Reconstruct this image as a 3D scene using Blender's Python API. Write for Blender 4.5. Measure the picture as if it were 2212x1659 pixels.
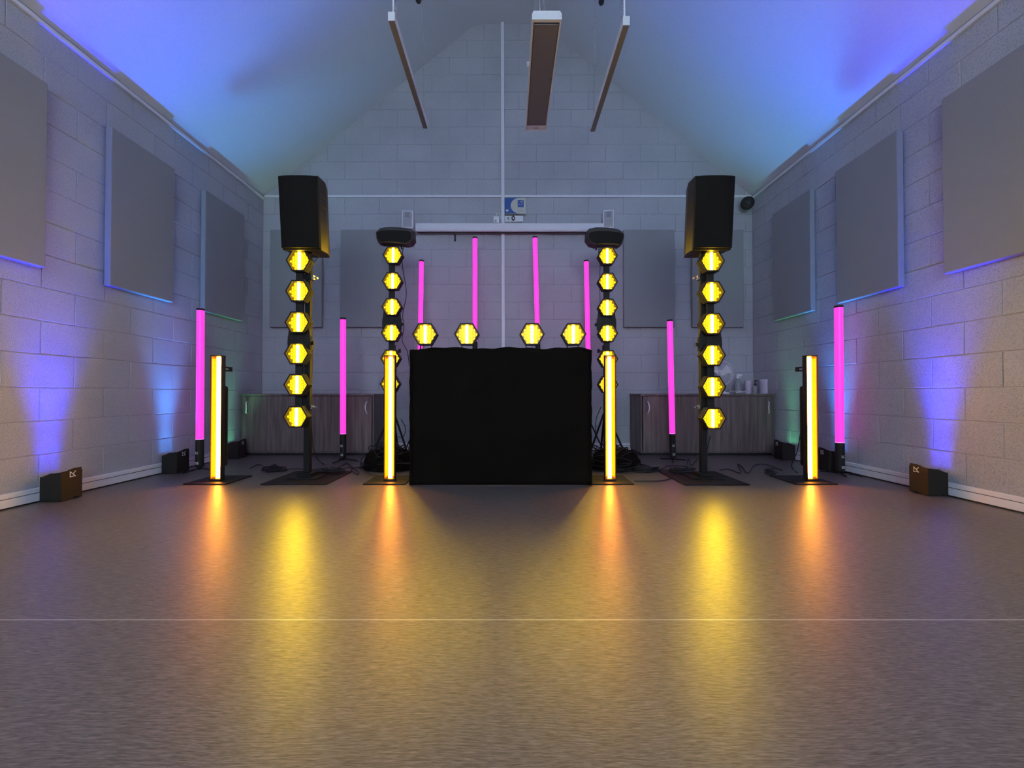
import bpy, bmesh, math, random
from mathutils import Vector, Matrix
random.seed(7)
S = bpy.context.scene
C = S.collection
for o in list(bpy.data.objects): bpy.data.objects.remove(o)
pi = math.pi; R = math.radians

# ---------------------------------------------------------------- camera, world, exposure
F = 910.0; H = 0.735; PITCH = R(0.75); PX = 1100.0
PY = 850.0 - F*math.tan(PITCH)
cam_d = bpy.data.cameras.new('camera'); cam = bpy.data.objects.new('camera', cam_d); C.objects.link(cam)
cam_d.sensor_width = 36; cam_d.lens = F/2212*36
cam_d.shift_x = (1106-PX)/2212; cam_d.shift_y = (PY-829.5)/2212
cam.location = (0, 0, H); cam.rotation_euler = (R(90)+PITCH, 0, 0)
cam_d.clip_start = 0.02
S.camera = cam
w = bpy.data.worlds.new('world'); S.world = w; w.use_nodes = True
w.node_tree.nodes['Background'].inputs[0].default_value = (0.02, 0.022, 0.03, 1)
w.node_tree.nodes['Background'].inputs[1].default_value = 0.2
S.view_settings.view_transform = 'Standard'; S.view_settings.look = 'None'
S.view_settings.exposure = 0.95; S.view_settings.gamma = 1.0
S.view_settings.use_curve_mapping = False

# light strengths
HEX_LAMP = (1.0, 0.66, 0.035); HEX_W = 30.0; HEX_SPOT = 5.5
BAR_LAMP = (1.0, 0.36, 0.03); BAR_W = 22.0
UP_BLUE = ((0.02, 0.035, 1.0), 300.0)
UP_CYAN = ((0.04, 0.28, 1.0), 170.0)
UP_REAR = ((0.10, 0.45, 1.0), 400.0)
UP_GREEN = ((0.16, 1.0, 0.45), 23.0)
UP_AMBER = ((1.0, 0.55, 0.42), 28.0)
ROOM_FILL = 540.0

def at(px, py, Y):
    """point seen at a photograph pixel, standing at depth Y in the room"""
    u = (px-PX)/F; v = (PY-py)/F
    c, s = math.cos(PITCH), math.sin(PITCH)
    t = Y/(c - v*s)
    return Vector((u*t, Y, H + t*(s + v*c)))

# ---------------------------------------------------------------- materials
MATS = {}
def mat(name, col, rough=0.5, metal=0.0, emit=None, es=1.0, noise=0.0, nscale=30, bump=0.0, bscale=200, spec=0.5, alpha=1.0, trans=0.0, stretch=None, ior=1.45):
    if name in MATS: return MATS[name]
    m = bpy.data.materials.new(name); m.use_nodes = True
    nt = m.node_tree; b = nt.nodes['Principled BSDF']
    b.inputs['Base Color'].default_value = (*col, 1)
    b.inputs['Roughness'].default_value = rough
    b.inputs['Metallic'].default_value = metal
    b.inputs['Specular IOR Level'].default_value = spec
    b.inputs['Alpha'].default_value = alpha
    b.inputs['IOR'].default_value = ior
    b.inputs['Transmission Weight'].default_value = trans
    if emit:
        b.inputs['Emission Color'].default_value = (*emit, 1)
        b.inputs['Emission Strength'].default_value = es
    if noise or bump:
        tc = nt.nodes.new('ShaderNodeTexCoord'); mp = nt.nodes.new('ShaderNodeMapping')
        nt.links.new(tc.outputs['Object'], mp.inputs[0])
        if stretch: mp.inputs['Scale'].default_value = stretch
        if noise:
            n = nt.nodes.new('ShaderNodeTexNoise'); n.inputs['Scale'].default_value = nscale; n.inputs['Detail'].default_value = 4
            r = nt.nodes.new('ShaderNodeValToRGB')
            r.color_ramp.elements[0].position = 0.3; r.color_ramp.elements[1].position = 0.7
            r.color_ramp.elements[0].color = (*[c*(1-noise) for c in col], 1)
            r.color_ramp.elements[1].color = (*[min(1, c*(1+noise)) for c in col], 1)
            nt.links.new(mp.outputs[0], n.inputs['Vector']); nt.links.new(n.outputs['Fac'], r.inputs[0]); nt.links.new(r.outputs[0], b.inputs['Base Color'])
        if bump:
            n2 = nt.nodes.new('ShaderNodeTexNoise'); n2.inputs['Scale'].default_value = bscale; n2.inputs['Detail'].default_value = 3
            bp = nt.nodes.new('ShaderNodeBump'); bp.inputs['Strength'].default_value = bump; bp.inputs['Distance'].default_value = 0.002
            nt.links.new(mp.outputs[0], n2.inputs['Vector']); nt.links.new(n2.outputs['Fac'], bp.inputs['Height']); nt.links.new(bp.outputs[0], b.inputs['Normal'])
    MATS[name] = m; return m

def block_paint():
    m = mat('painted_block', (0.50, 0.49, 0.52), 0.75)
    nt = m.node_tree; b = nt.nodes['Principled BSDF']
    g = nt.nodes.new('ShaderNodeNewGeometry')
    n = nt.nodes.new('ShaderNodeTexNoise'); n.inputs['Scale'].default_value = 160; n.inputs['Detail'].default_value = 5
    r = nt.nodes.new('ShaderNodeValToRGB')
    r.color_ramp.elements[0].position = 0.30; r.color_ramp.elements[1].position = 0.52
    r.color_ramp.elements[0].color = (0.31, 0.32, 0.34, 1); r.color_ramp.elements[1].color = (0.505, 0.52, 0.545, 1)
    n3 = nt.nodes.new('ShaderNodeTexNoise'); n3.inputs['Scale'].default_value = 1.6; n3.inputs['Detail'].default_value = 3
    mx = nt.nodes.new('ShaderNodeMix'); mx.data_type = 'RGBA'; mx.blend_type = 'MULTIPLY'; mx.inputs[0].default_value = 0.3
    oi = nt.nodes.new('ShaderNodeObjectInfo')
    bp = nt.nodes.new('ShaderNodeBump'); bp.inputs['Strength'].default_value = 0.5; bp.inputs['Distance'].default_value = 0.003
    for t in (n, n3): nt.links.new(g.outputs['Position'], t.inputs['Vector'])
    nt.links.new(n.outputs['Fac'], r.inputs[0]); nt.links.new(r.outputs[0], mx.inputs['A']); nt.links.new(n3.outputs['Fac'], mx.inputs['B'])
    nt.links.new(mx.outputs['Result'], b.inputs['Base Color'])
    nt.links.new(n.outputs['Fac'], bp.inputs['Height']); nt.links.new(bp.outputs[0], b.inputs['Normal'])
    return m

def floor_vinyl():
    m = mat('wood_look_vinyl', (0.2, 0.17, 0.15), 0.34, spec=0.7)
    nt = m.node_tree; b = nt.nodes['Principled BSDF']
    g = nt.nodes.new('ShaderNodeNewGeometry')
    mp = nt.nodes.new('ShaderNodeMapping'); mp.inputs['Scale'].default_value = (6.5, 85, 1)
    nw = nt.nodes.new('ShaderNodeTexNoise'); nw.inputs['Scale'].default_value = 1.3; nw.inputs['Detail'].default_value = 2
    va = nt.nodes.new('ShaderNodeVectorMath'); va.operation = 'MULTIPLY_ADD'
    va.inputs[1].default_value = (0.10, 0.10, 0); 
    nt.links.new(g.outputs['Position'], nw.inputs['Vector']); nt.links.new(nw.outputs['Color'], va.inputs[0]); nt.links.new(g.outputs['Position'], va.inputs[2])
    nt.links.new(va.outputs[0], mp.inputs[0])
    n = nt.nodes.new('ShaderNodeTexNoise'); n.inputs['Scale'].default_value = 2.6; n.inputs['Detail'].default_value = 8; n.inputs['Roughness'].default_value = 0.68
    nt.links.new(mp.outputs[0], n.inputs['Vector'])
    r = nt.nodes.new('ShaderNodeValToRGB')
    r.color_ramp.elements[0].position = 0.38; r.color_ramp.elements[1].position = 0.62
    r.color_ramp.elements[0].color = (0.090, 0.078, 0.068, 1); r.color_ramp.elements[1].color = (0.225, 0.195, 0.172, 1)
    mpp = nt.nodes.new('ShaderNodeMapping'); mpp.inputs['Scale'].default_value = (42, 420, 1)
    npz = nt.nodes.new('ShaderNodeTexNoise'); npz.inputs['Scale'].default_value = 1.0; npz.inputs['Detail'].default_value = 3
    rp = nt.nodes.new('ShaderNodeValToRGB'); rp.color_ramp.elements[0].position = 0.34; rp.color_ramp.elements[1].position = 0.56
    rp.color_ramp.elements[0].color = (0.42, 0.40, 0.38, 1); rp.color_ramp.elements[1].color = (1, 1, 1, 1)
    mm = nt.nodes.new('ShaderNodeMix'); mm.data_type = 'RGBA'; mm.blend_type = 'MULTIPLY'; mm.inputs[0].default_value = 0.85
    nt.links.new(va.outputs[0], mpp.inputs[0]); nt.links.new(mpp.outputs[0], npz.inputs['Vector']); nt.links.new(npz.outputs['Fac'], rp.inputs[0])
    nt.links.new(n.outputs['Fac'], r.inputs[0]); nt.links.new(r.outputs[0], mm.inputs['A']); nt.links.new(rp.outputs[0], mm.inputs['B']); nt.links.new(mm.outputs['Result'], b.inputs['Base Color'])
    mp2 = nt.nodes.new('ShaderNodeMapping'); mp2.inputs['Scale'].default_value = (0.35, 1, 1)
    n2 = nt.nodes.new('ShaderNodeTexNoise'); n2.inputs['Scale'].default_value = 160; n2.inputs['Detail'].default_value = 3
    nt.links.new(g.outputs['Position'], mp2.inputs[0]); nt.links.new(mp2.outputs[0], n2.inputs['Vector'])
    ad = nt.nodes.new('ShaderNodeMath'); ad.operation = 'ADD'
    nt.links.new(npz.outputs['Fac'], ad.inputs[0]); nt.links.new(n2.outputs['Fac'], ad.inputs[1])
    bp = nt.nodes.new('ShaderNodeBump'); bp.inputs['Strength'].default_value = 0.35; bp.inputs['Distance'].default_value = 0.0005
    nt.links.new(ad.outputs[0], bp.inputs['Height']); nt.links.new(bp.outputs[0], b.inputs['Normal'])
    rr = nt.nodes.new('ShaderNodeMapRange'); rr.inputs['To Min'].default_value = 0.44; rr.inputs['To Max'].default_value = 0.30
    nt.links.new(n.outputs['Fac'], rr.inputs[0]); nt.links.new(rr.outputs[0], b.inputs['Roughness'])
    return m

def cabinet_wood():
    m = mat('grey_oak_laminate', (0.16, 0.125, 0.105), 0.5)
    nt = m.node_tree; b = nt.nodes['Principled BSDF']
    g = nt.nodes.new('ShaderNodeNewGeometry')
    mp = nt.nodes.new('ShaderNodeMapping'); mp.inputs['Scale'].default_value = (26, 26, 1.6)
    n = nt.nodes.new('ShaderNodeTexNoise'); n.inputs['Scale'].default_value = 1.2; n.inputs['Detail'].default_value = 6
    r = nt.nodes.new('ShaderNodeValToRGB'); r.color_ramp.elements[0].position = 0.3; r.color_ramp.elements[1].position = 0.72
    r.color_ramp.elements[0].color = (0.085, 0.067, 0.058, 1); r.color_ramp.elements[1].color = (0.20, 0.160, 0.138, 1)
    nt.links.new(g.outputs['Position'], mp.inputs[0]); nt.links.new(mp.outputs[0], n.inputs['Vector']); nt.links.new(n.outputs['Fac'], r.inputs[0]); nt.links.new(r.outputs[0], b.inputs['Base Color'])
    return m

M_BLOCK = block_paint(); M_FLOOR = floor_vinyl(); M_WOOD = cabinet_wood()
M_MORTAR = mat('mortar', (0.36, 0.355, 0.37), 0.9, noise=0.1)
M_CEIL = mat('ceiling_plaster', (0.62, 0.62, 0.63), 0.85, noise=0.03, nscale=60, bump=0.25, bscale=120)
M_TRIM = mat('white_gloss_trim', (0.72, 0.73, 0.75), 0.4, noise=0.02)
M_GAP = mat('dark_gap', (0.02, 0.02, 0.02), 0.8, noise=0.05)
M_WHITEP = mat('white_plastic', (0.78, 0.78, 0.78), 0.4, noise=0.02)
M_GREYP = mat('grey_plastic', (0.35, 0.36, 0.37), 0.5, noise=0.05)
M_DIFF = mat('prismatic_diffuser', (0.15, 0.14, 0.14), 0.45, noise=0.12, nscale=220, bump=0.4, bscale=300)
M_PANEL = mat('grey_acoustic_fabric', (0.28, 0.285, 0.29), 0.95, noise=0.06, nscale=260, bump=0.3, bscale=420, spec=0.1)
M_BLACK = mat('black_powder_coat', (0.016, 0.015, 0.014), 0.55, spec=0.2, noise=0.1, nscale=90, bump=0.15, bscale=400)
M_BLACKP = mat('black_plastic', (0.024, 0.021, 0.017), 0.5, noise=0.08, spec=0.22)
M_RUB = mat('black_rubber', (0.015, 0.015, 0.015), 0.6, noise=0.1)
M_CLOTH = mat('black_stretch_cloth', (0.008, 0.006, 0.004), 0.9, noise=0.2, nscale=5, bump=0.3, bscale=500, spec=0.08)
M_GRILLE = mat('speaker_grille', (0.013, 0.011, 0.008), 0.7, spec=0.12, noise=0.1, nscale=120, bump=0.8, bscale=500)
M_STEEL = mat('steel', (0.6, 0.6, 0.6), 0.25, metal=1.0, noise=0.03)
M_CHROME = mat('brushed_chrome', (0.7, 0.7, 0.72), 0.2, metal=1.0, noise=0.02)
M_SATIN = mat('satin_handle', (0.75, 0.75, 0.75), 0.35, metal=0.3, noise=0.02)
M_LOGO = mat('white_print', (0.75, 0.72, 0.68), 0.5, noise=0.02)
M_HEXL = mat('yellow_lamp', (1, 0.8, 0.2), 0.5, emit=HEX_LAMP, es=HEX_W)
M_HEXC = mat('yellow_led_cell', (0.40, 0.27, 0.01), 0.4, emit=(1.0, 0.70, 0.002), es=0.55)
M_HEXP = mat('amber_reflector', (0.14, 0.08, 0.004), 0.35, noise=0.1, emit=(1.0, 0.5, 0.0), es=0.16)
M_BARL = mat('amber_lamp', (1, 0.7, 0.3), 0.5, emit=BAR_LAMP, es=BAR_W)
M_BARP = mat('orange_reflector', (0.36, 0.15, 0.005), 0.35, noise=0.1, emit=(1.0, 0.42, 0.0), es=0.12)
M_PINK = mat('pink_diffuser', (0.30, 0.02, 0.22), 0.4, emit=(1.15, 0.048, 0.62), es=0.6)
M_PINKC = mat('pink_light_end', (0.8, 0.3, 0.6), 0.3, emit=(1.2, 0.30, 0.85), es=0.6)

# ---------------------------------------------------------------- mesh helpers
class MB:
    def __init__(s): s.v = []; s.f = []; s.m = []; s.mi = 0
    def add(s, vs, fs):
        n = len(s.v); s.v += [tuple(v) for v in vs]; s.f += [tuple(i+n for i in f) for f in fs]; s.m += [s.mi]*len(fs)
    def box(s, x0, x1, y0, y1, z0, z1):
        s.add([(x0,y0,z0),(x1,y0,z0),(x1,y1,z0),(x0,y1,z0),(x0,y0,z1),(x1,y0,z1),(x1,y1,z1),(x0,y1,z1)],
              [(0,3,2,1),(4,5,6,7),(0,1,5,4),(1,2,6,5),(2,3,7,6),(3,0,4,7)])
        return s
    def prism(s, pts, a, b, axis='y', inset=None):
        """pts 2D extruded from a to b along an axis; (x,z) for y, (y,z) for x, (x,y) for z"""
        def P(p, t):
            return {'y': (p[0], t, p[1]), 'x': (t, p[0], p[1]), 'z': (p[0], p[1], t)}[axis]
        n = len(pts)
        vs = [P(p, a) for p in pts] + [P(p, b) for p in (inset or pts)]
        fs = [tuple(range(n)), tuple(range(2*n-1, n-1, -1))] + [(i, n+i, n+(i+1) % n, (i+1) % n) for i in range(n)]
        s.add(vs, fs); return s
    def cyl(s, p0, p1, r0, r1=None, n=14, cap=True):
        r1 = r0 if r1 is None else r1
        p0 = Vector(p0); p1 = Vector(p1); d = (p1-p0).normalized()
        a = d.orthogonal().normalized(); b = d.cross(a)
        vs = []
        for p, r in ((p0, r0), (p1, r1)):
            vs += [p + (a*math.cos(2*pi*i/n)+b*math.sin(2*pi*i/n))*r for i in range(n)]
        fs = [(i, (i+1) % n, n+(i+1) % n, n+i) for i in range(n)]
        if cap: fs += [tuple(range(n-1, -1, -1)), tuple(range(n, 2*n))]
        s.add(vs, fs); return s
    def tube(s, pts, r, n=6, closed=False):
        pts = [Vector(p) for p in pts]; k = len(pts); rings = []
        up = Vector((0.13, 0.21, 1)).normalized()
        for i, p in enumerate(pts):
            t = (pts[(i+1) % k]-pts[i-1]) if closed else (pts[min(i+1, k-1)]-pts[max(i-1, 0)])
            t.normalize() if t.length > 0 else None
            a = t.cross(up)
            if a.length < 1e-3: a = t.orthogonal()
            a.normalize(); b = t.cross(a)
            rings.append([p+(a*math.cos(2*pi*j/n)+b*math.sin(2*pi*j/n))*r for j in range(n)])
        vs = [v for q in rings for v in q]; fs = []
        for i in range(k if closed else k-1):
            i2 = (i+1) % k
            fs += [(i*n+j, i*n+(j+1) % n, i2*n+(j+1) % n, i2*n+j) for j in range(n)]
        if not closed: fs += [tuple(range(n-1, -1, -1)), tuple(range((k-1)*n, k*n))]
        s.add(vs, fs); return s
    def lathe(s, prof, cx=0, cy=0, n=20):
        vs = []; k = len(prof)
        for r, z in prof: vs += [(cx+r*math.cos(2*pi*i/n), cy+r*math.sin(2*pi*i/n), z) for i in range(n)]
        fs = [(j*n+i, j*n+(i+1) % n, (j+1)*n+(i+1) % n, (j+1)*n+i) for j in range(k-1) for i in range(n)]
        fs += [tuple(range(n-1, -1, -1)), tuple(range((k-1)*n, k*n))]
        s.add(vs, fs); return s
    def mesh(s, name, mats, smooth=False):
        me = bpy.data.meshes.new(name); me.from_pydata(s.v, [], s.f); me.update()
        for m in (mats if isinstance(mats, (list, tuple)) else [mats]): me.materials.append(m)
        for i, p in enumerate(me.polygons): p.material_index = s.m[i]
        bm = bmesh.new(); bm.from_mesh(me); bmesh.ops.recalc_face_normals(bm, faces=bm.faces); bm.to_mesh(me); bm.free()
        if smooth:
            for p in me.polygons: p.use_smooth = True
            me.set_sharp_from_angle(angle=R(40))
        return me
    def build(s, name, mats, parent=None, smooth=False, bevel=0, loc=None):
        o = bpy.data.objects.new(name, s.mesh(name, mats, smooth)); C.objects.link(o)
        if parent: o.parent = parent
        if loc is not None: o.location = loc
        if bevel:
            b = o.modifiers.new('bevel', 'BEVEL'); b.width = bevel; b.segments = 2; b.limit_method = 'ANGLE'; b.angle_limit = R(35)
        return o

def tag(o, label, cat, group=None):
    o['label'] = label; o['category'] = cat
    if group: o['group'] = group
    return o
def thing(name, label, cat, loc=(0,0,0), group=None, rz=0):
    o = bpy.data.objects.new(name, None); C.objects.link(o); o.location = loc; o.rotation_euler.z = rz
    o.empty_display_size = 0.1
    return tag(o, label, cat, group)
def struct(o): o['kind'] = 'structure'; return o
def copy_tree(o, parent=None):
    c = o.copy(); C.objects.link(c)
    if parent: c.parent = parent
    for ch in [q for q in bpy.data.objects if q.parent == o]: copy_tree(ch, c)
    return c
def smooth_path(pts, sub=8, closed=False):
    pts = [Vector(p) for p in pts]; n = len(pts); out = []
    for i in range(n if closed else n-1):
        g = (lambda k: pts[k % n]) if closed else (lambda k: pts[max(0, min(n-1, k))])
        p0, p1, p2, p3 = g(i-1), g(i), g(i+1), g(i+2)
        for j in range(sub):
            t = j/sub
            out.append(0.5*((2*p1)+(p2-p0)*t+(2*p0-5*p1+4*p2-p3)*t*t+(3*p1-p0-3*p2+p3)*t**3))
    if not closed: out.append(pts[-1])
    return out
def logo(mb, o, ux, uz, size, nrm):
    """angular mark: stem, long diagonal, short arm and foot line, raised strokes"""
    o = Vector(o); ux = Vector(ux); uz = Vector(uz); nrm = Vector(nrm)
    def stroke(a, b, wd=0.15):
        a = Vector(a); b = Vector(b); d = (b-a).normalized(); p = Vector((-d.y, d.x))*wd/2
        q = [a-p-d*wd/3, b-p+d*wd/3, b+p+d*wd/3, a+p-d*wd/3]
        f = [o+(ux*c.x+uz*c.y)*size for c in q]
        mb.add([v+nrm*0.0004 for v in f]+[v+nrm*0.0014 for v in f], [(0,1,2,3),(4,5,6,7),(0,1,5,4),(1,2,6,5),(2,3,7,6),(3,0,4,7)])
    stroke((0, 1), (0, 0)); stroke((0, 1), (1, 0.02)); stroke((1, 1), (0.5, 0.5)); stroke((0, 0.02), (1, 0.1))

# ---------------------------------------------------------------- room shell
XL, XR, YB, YF = -3.2, 3.16, 5.45, -3.6
EAVE = at(566, 424, YB).z
APEX = at(1100, 51, YB).z
SL = 0.823
XAL = XL + (APEX-EAVE)/SL; XAR = XR - (APEX-EAVE)/SL
JD = 0.004
def ceil_z(x):
    return min(APEX, EAVE+SL*(x-XL), EAVE+SL*(XR-x))

fl = MB(); fl.box(XL-0.2, XR+0.2, YF-0.2, YB+0.2, -0.12, -0.004); floor = struct(fl.build('floor', M_GAP))
SEAM = 1.378
for a, b in ((YF, SEAM-0.0022), (SEAM+0.0022, YB)):
    MB().box(XL, XR, a, b, -0.004, 0.0).build('vinyl_sheet', M_FLOOR, floor)
MB().box(XL, XR, SEAM-0.0022, SEAM+0.0022, -0.003, 0.0002).build('weld_seam', mat('weld_rod', (0.48, 0.45, 0.42), 0.3, noise=0.05), floor)

wl = struct(MB().box(XL-0.2, XL-JD, YF-0.2, YB+0.2, -0.12, EAVE+0.1).build('wall_left', M_MORTAR))
wr = struct(MB().box(XR+JD, XR+0.2, YF-0.2, YB+0.2, -0.12, EAVE+0.1).build('wall_right', M_MORTAR))
gp = [(XL-0.1, -0.1), (XR+0.1, -0.1), (XR+0.1, EAVE), (XAR, APEX+0.05), (XAL, APEX+0.05), (XL-0.1, EAVE)]
wb = struct(MB().prism(gp, YB+JD, YB+0.2).build('wall_back', M_MORTAR))
wf = struct(MB().prism(gp, YF-0.2, YF).build('wall_front', M_BLOCK))

# ceiling: sloped, with a narrow flat ridge and eased bends
def ease(px, pz, dx0, dx1, s0, s1):
    out = []
    for k in range(7):
        t = k/6; a = Vector((px-dx0, pz-s0*dx0)); b = Vector((px, pz)); c = Vector((px+dx1, pz+s1*dx1))
        out.append(tuple((1-t)**2*a + 2*t*(1-t)*b + t*t*c))
    return out
prof = [(XL, EAVE)] + ease(XAL, APEX, 0.12, 0.14, SL, 0) + ease(XAR, APEX, 0.10, 0.10, 0, -SL) + [(XR, EAVE)]
top = [(XR+0.2, EAVE+0.02), (XR+0.2, APEX+0.3), (XL-0.2, APEX+0.3), (XL-0.2, EAVE+0.02)]
cm = MB(); n = len(prof)
vs = [(x, YF-0.2, z) for x, z in prof] + [(x, YB+0.2, z) for x, z in prof]
cm.add(vs, [(i, i+1, n+i+1, n+i) for i in range(n-1)])
up = [(x, z+0.12) for x, z in prof]
vs = [(x, YF-0.2, z) for x, z in up] + [(x, YB+0.2, z) for x, z in up]
cm.add(vs, [(i, i+1, n+i+1, n+i) for i in range(n-1)])
ceiling = struct(cm.build('ceiling', M_CEIL, smooth=True))

# concrete blocks, each one a part of its wall
BW, BH, Z0, JT = 0.453, 0.229, 0.089, 0.0052
def clip(poly, fn):
    out = []
    for i in range(len(poly)):
        a, b = poly[i], poly[(i+1) % len(poly)]; fa, fb = fn(a), fn(b)
        if fa >= 0: out.append(a)
        if (fa >= 0) != (fb >= 0):
            t = fa/(fa-fb); out.append((a[0]+(b[0]-a[0])*t, a[1]+(b[1]-a[1])*t))
    return out
def block_mesh(poly, plane):
    c = (sum(p[0] for p in poly)/len(poly), sum(p[1] for p in poly)/len(poly))
    def ins(p, d):
        return (p[0]-d*(1 if p[0] > c[0] else -1), p[1]-d*(1 if p[1] > c[1] else -1))
    mb = MB(); N = len(poly)
    rings = [[(p, 0.004) for p in poly], [(p, -JD+0.0022) for p in poly], [(ins(p, 0.003), -JD) for p in poly]]
    vs = []
    for rg in rings:
        for p, d in rg: vs.append(plane(p, d))
    fs = [(j*N+i, j*N+(i+1) % N, (j+1)*N+(i+1) % N, (j+1)*N+i) for j in range(2) for i in range(N)] + [tuple(range(2*N, 3*N))]
    mb.add(vs, fs); return mb.mesh('concrete_block', M_BLOCK)
cache = {}
def lay(wall, plane, u0, u1, ref, ztop, clips=()):
    k = -1
    while Z0+BH*k < ztop:
        z0 = max(0.0, Z0+BH*k)+JT/2; z1 = min(ztop, Z0+BH*(k+1))-JT/2
        st = ref + (0 if k % 2 else BW/2)
        j = math.floor((u0-st)/BW)
        while st+BW*j < u1:
            a = max(u0, st+BW*j)+JT/2; b = min(u1, st+BW*(j+1))-JT/2
            j += 1
            if b-a < 0.03 or z1-z0 < 0.02: continue
            # origin at the block's own corner so equal blocks share a mesh
            poly = [(0, 0), (b-a, 0), (b-a, z1-z0), (0, z1-z0)]
            cut = False
            for fn in clips:
                q = clip(poly, lambda p: fn((p[0]+a, p[1]+z0)))
                if len(q) < 3: poly = None; break
                if len(q) != len(poly) or any(abs(q[i][0]-poly[i][0])+abs(q[i][1]-poly[i][1]) > 1e-6 for i in range(len(q))): cut = True
                poly = q
            if not poly: continue
            ar = abs(sum(poly[i][0]*poly[(i+1) % len(poly)][1]-poly[(i+1) % len(poly)][0]*poly[i][1] for i in range(len(poly))))/2
            if ar < 0.002: continue
            key = (wall.name, round(b-a, 4), round(z1-z0, 4))
            if cut: me = block_mesh(poly, plane)
            else:
                if key not in cache: cache[key] = block_mesh(poly, plane)
                me = cache[key]
            o = bpy.data.objects.new('concrete_block', me); C.objects.link(o); o.parent = wall
            jit = random.uniform(-0.0009, 0.0009)
            o.location = {'wall_left': (XL-JD+jit, a, z0), 'wall_right': (XR+JD+jit, a, z0), 'wall_back': (a, YB+JD+jit, z0)}[wall.name]
        k += 1
# plane maps (u, z), depth d measured into the wall, from the mortar face
lay(wl, lambda p, d: (-d, p[0], p[1]), 1.4, YB, 2.872+BW/2, EAVE)
lay(wr, lambda p, d: (d, p[0], p[1]), 1.4, YB, 2.695, EAVE)
lay(wb, lambda p, d: (p[0], d, p[1]), XL, XR, 0.1245, APEX,
    clips=[lambda p: EAVE+SL*(p[0]-XL)-p[1], lambda p: EAVE+SL*(XR-p[0])-p[1]])
for w_, x0, x1 in ((wl, XL-JD-0.002, XL), (wr, XR, XR+JD+0.002)):
    MB().box(x0, x1, YF, 1.4-JT/2, 0, EAVE).build('plain_blockwork', M_BLOCK, w_)

# skirting (two mouldings with a groove) and the dark gap below it
def skirting(name, x0, x1, y0, y1):
    e = MB().box(x0, x1, y0, y1, 0.010, 0.062); sk = struct(e.build(name, M_TRIM, bevel=0.002))
    dx = (x1-x0) if (x1-x0) < 0.1 else 0; dy = (y1-y0) if (y1-y0) < 0.1 else 0
    sgn = 1
    if name == 'baseboard_left': a = (x0, x1-0.004, y0, y1); t = (x0, x1-0.006, y0, y1)
    elif name == 'baseboard_right': a = (x0+0.004, x1, y0, y1); t = (x0+0.006, x1, y0, y1)
    else: a = (x0, x1, y0+0.004, y1); t = (x0, x1, y0+0.006, y1)
    MB().box(*a, 0.065, 0.098).build('top_moulding', M_TRIM, sk, bevel=0.004)
    MB().box(*t, 0.0, 0.066).build('shadow_gap', M_GAP, sk)
    return sk
skirting('baseboard_left', XL, XL+0.022, YF, YB)
skirting('baseboard_right', XR-0.022, XR, YF, YB)
skirting('baseboard_back', XL+0.022, XR-0.022, YB-0.022, YB)

# eave trunking along the side walls and across the gable; vertical conduit
struct(MB().box(XL, XL+0.022, YF, YB, EAVE-0.052, EAVE-0.022).build('trim_1', M_TRIM, bevel=0.003))
struct(MB().box(XR-0.022, XR, YF, YB, EAVE-0.052, EAVE-0.022).build('trim_2', M_TRIM, bevel=0.003))
zc = at(900, 423.5, YB-0.02).z
struct(MB().box(XL+0.022, XR-0.022, YB-0.02, YB, zc-0.014, zc+0.014).build('trim_3', M_TRIM, bevel=0.002))
c0 = at(1086.5, 60, YB-0.03); 
cd = MB(); a, b = -0.098, -0.056
cd.prism([(a+0.004, 0.10), (b+0.004, 0.10), (b-0.012, APEX-0.004), (a-0.012, APEX-0.004)], YB-0.03, YB)
struct(cd.build('trim_4', M_TRIM, bevel=0.003))

# ---------------------------------------------------------------- acoustic panels
PT, PB = 2.842, 1.585
def panel(kind, a, b, label):
    if kind == 'back':
        loc = ((a+b)/2, YB, PB)
        bx = (-(b-a)/2, (b-a)/2, -0.062, -0.012, 0, PT-PB); clips = [(-0.2, -0.16), (0.16, 0.2)]
    else:
        loc = (XL if kind == 'left' else XR, (a+b)/2, PB)
        bx = ((0.012, 0.062) if kind == 'left' else (-0.062, -0.012)) + (-(b-a)/2, (b-a)/2, 0, PT-PB)
    t = thing('acoustic_panel', label, 'acoustic panel', loc, 'grey acoustic panels on the walls')
    MB().box(*bx).build('fabric_face', M_PANEL, t, bevel=0.006)
    for zz in (0.2, PT-PB-0.25):
        rl = MB()
        if kind == 'back': rl.box(-0.2, 0.2, -0.0125, 0, zz, zz+0.05)
        elif kind == 'left': rl.box(0, 0.0125, -0.2, 0.2, zz, zz+0.05)
        else: rl.box(-0.0125, 0, -0.2, 0.2, zz, zz+0.05)
        rl.build('mounting_rail', M_GREYP, t)
    return t
panel('left', 4.33, 4.965, 'grey acoustic panel on the left wall, the one nearest the back corner')
panel('left', 3.30, 3.93, 'middle one of the three grey acoustic panels on the left wall')
panel('left', 2.19, 2.84, 'grey acoustic panel on the left wall cut off by the frame edge')
panel('right', 4.315, 4.93, 'grey acoustic panel on the right wall, the one nearest the back corner')
panel('right', 3.34, 3.975, 'middle one of the three grey acoustic panels on the right wall')
panel('right', 2.28, 2.995, 'largest looking grey acoustic panel on the right wall cut off by the frame edge')
for (p0, p1, lb) in ((582.6, 695, 'grey acoustic panel on the back wall behind the left loudspeaker tower'),
                     (735.5, 848, 'grey acoustic panel on the back wall left of the projector screen'),
                     (1347.6, 1458, 'grey acoustic panel on the back wall right of the projector screen'),
                     (1495.5, 1606.7, 'grey acoustic panel on the back wall behind the right loudspeaker tower')):
    panel('back', at(p0, 600, YB-0.06).x, at(p1, 600, YB-0.06).x, lb)

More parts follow.
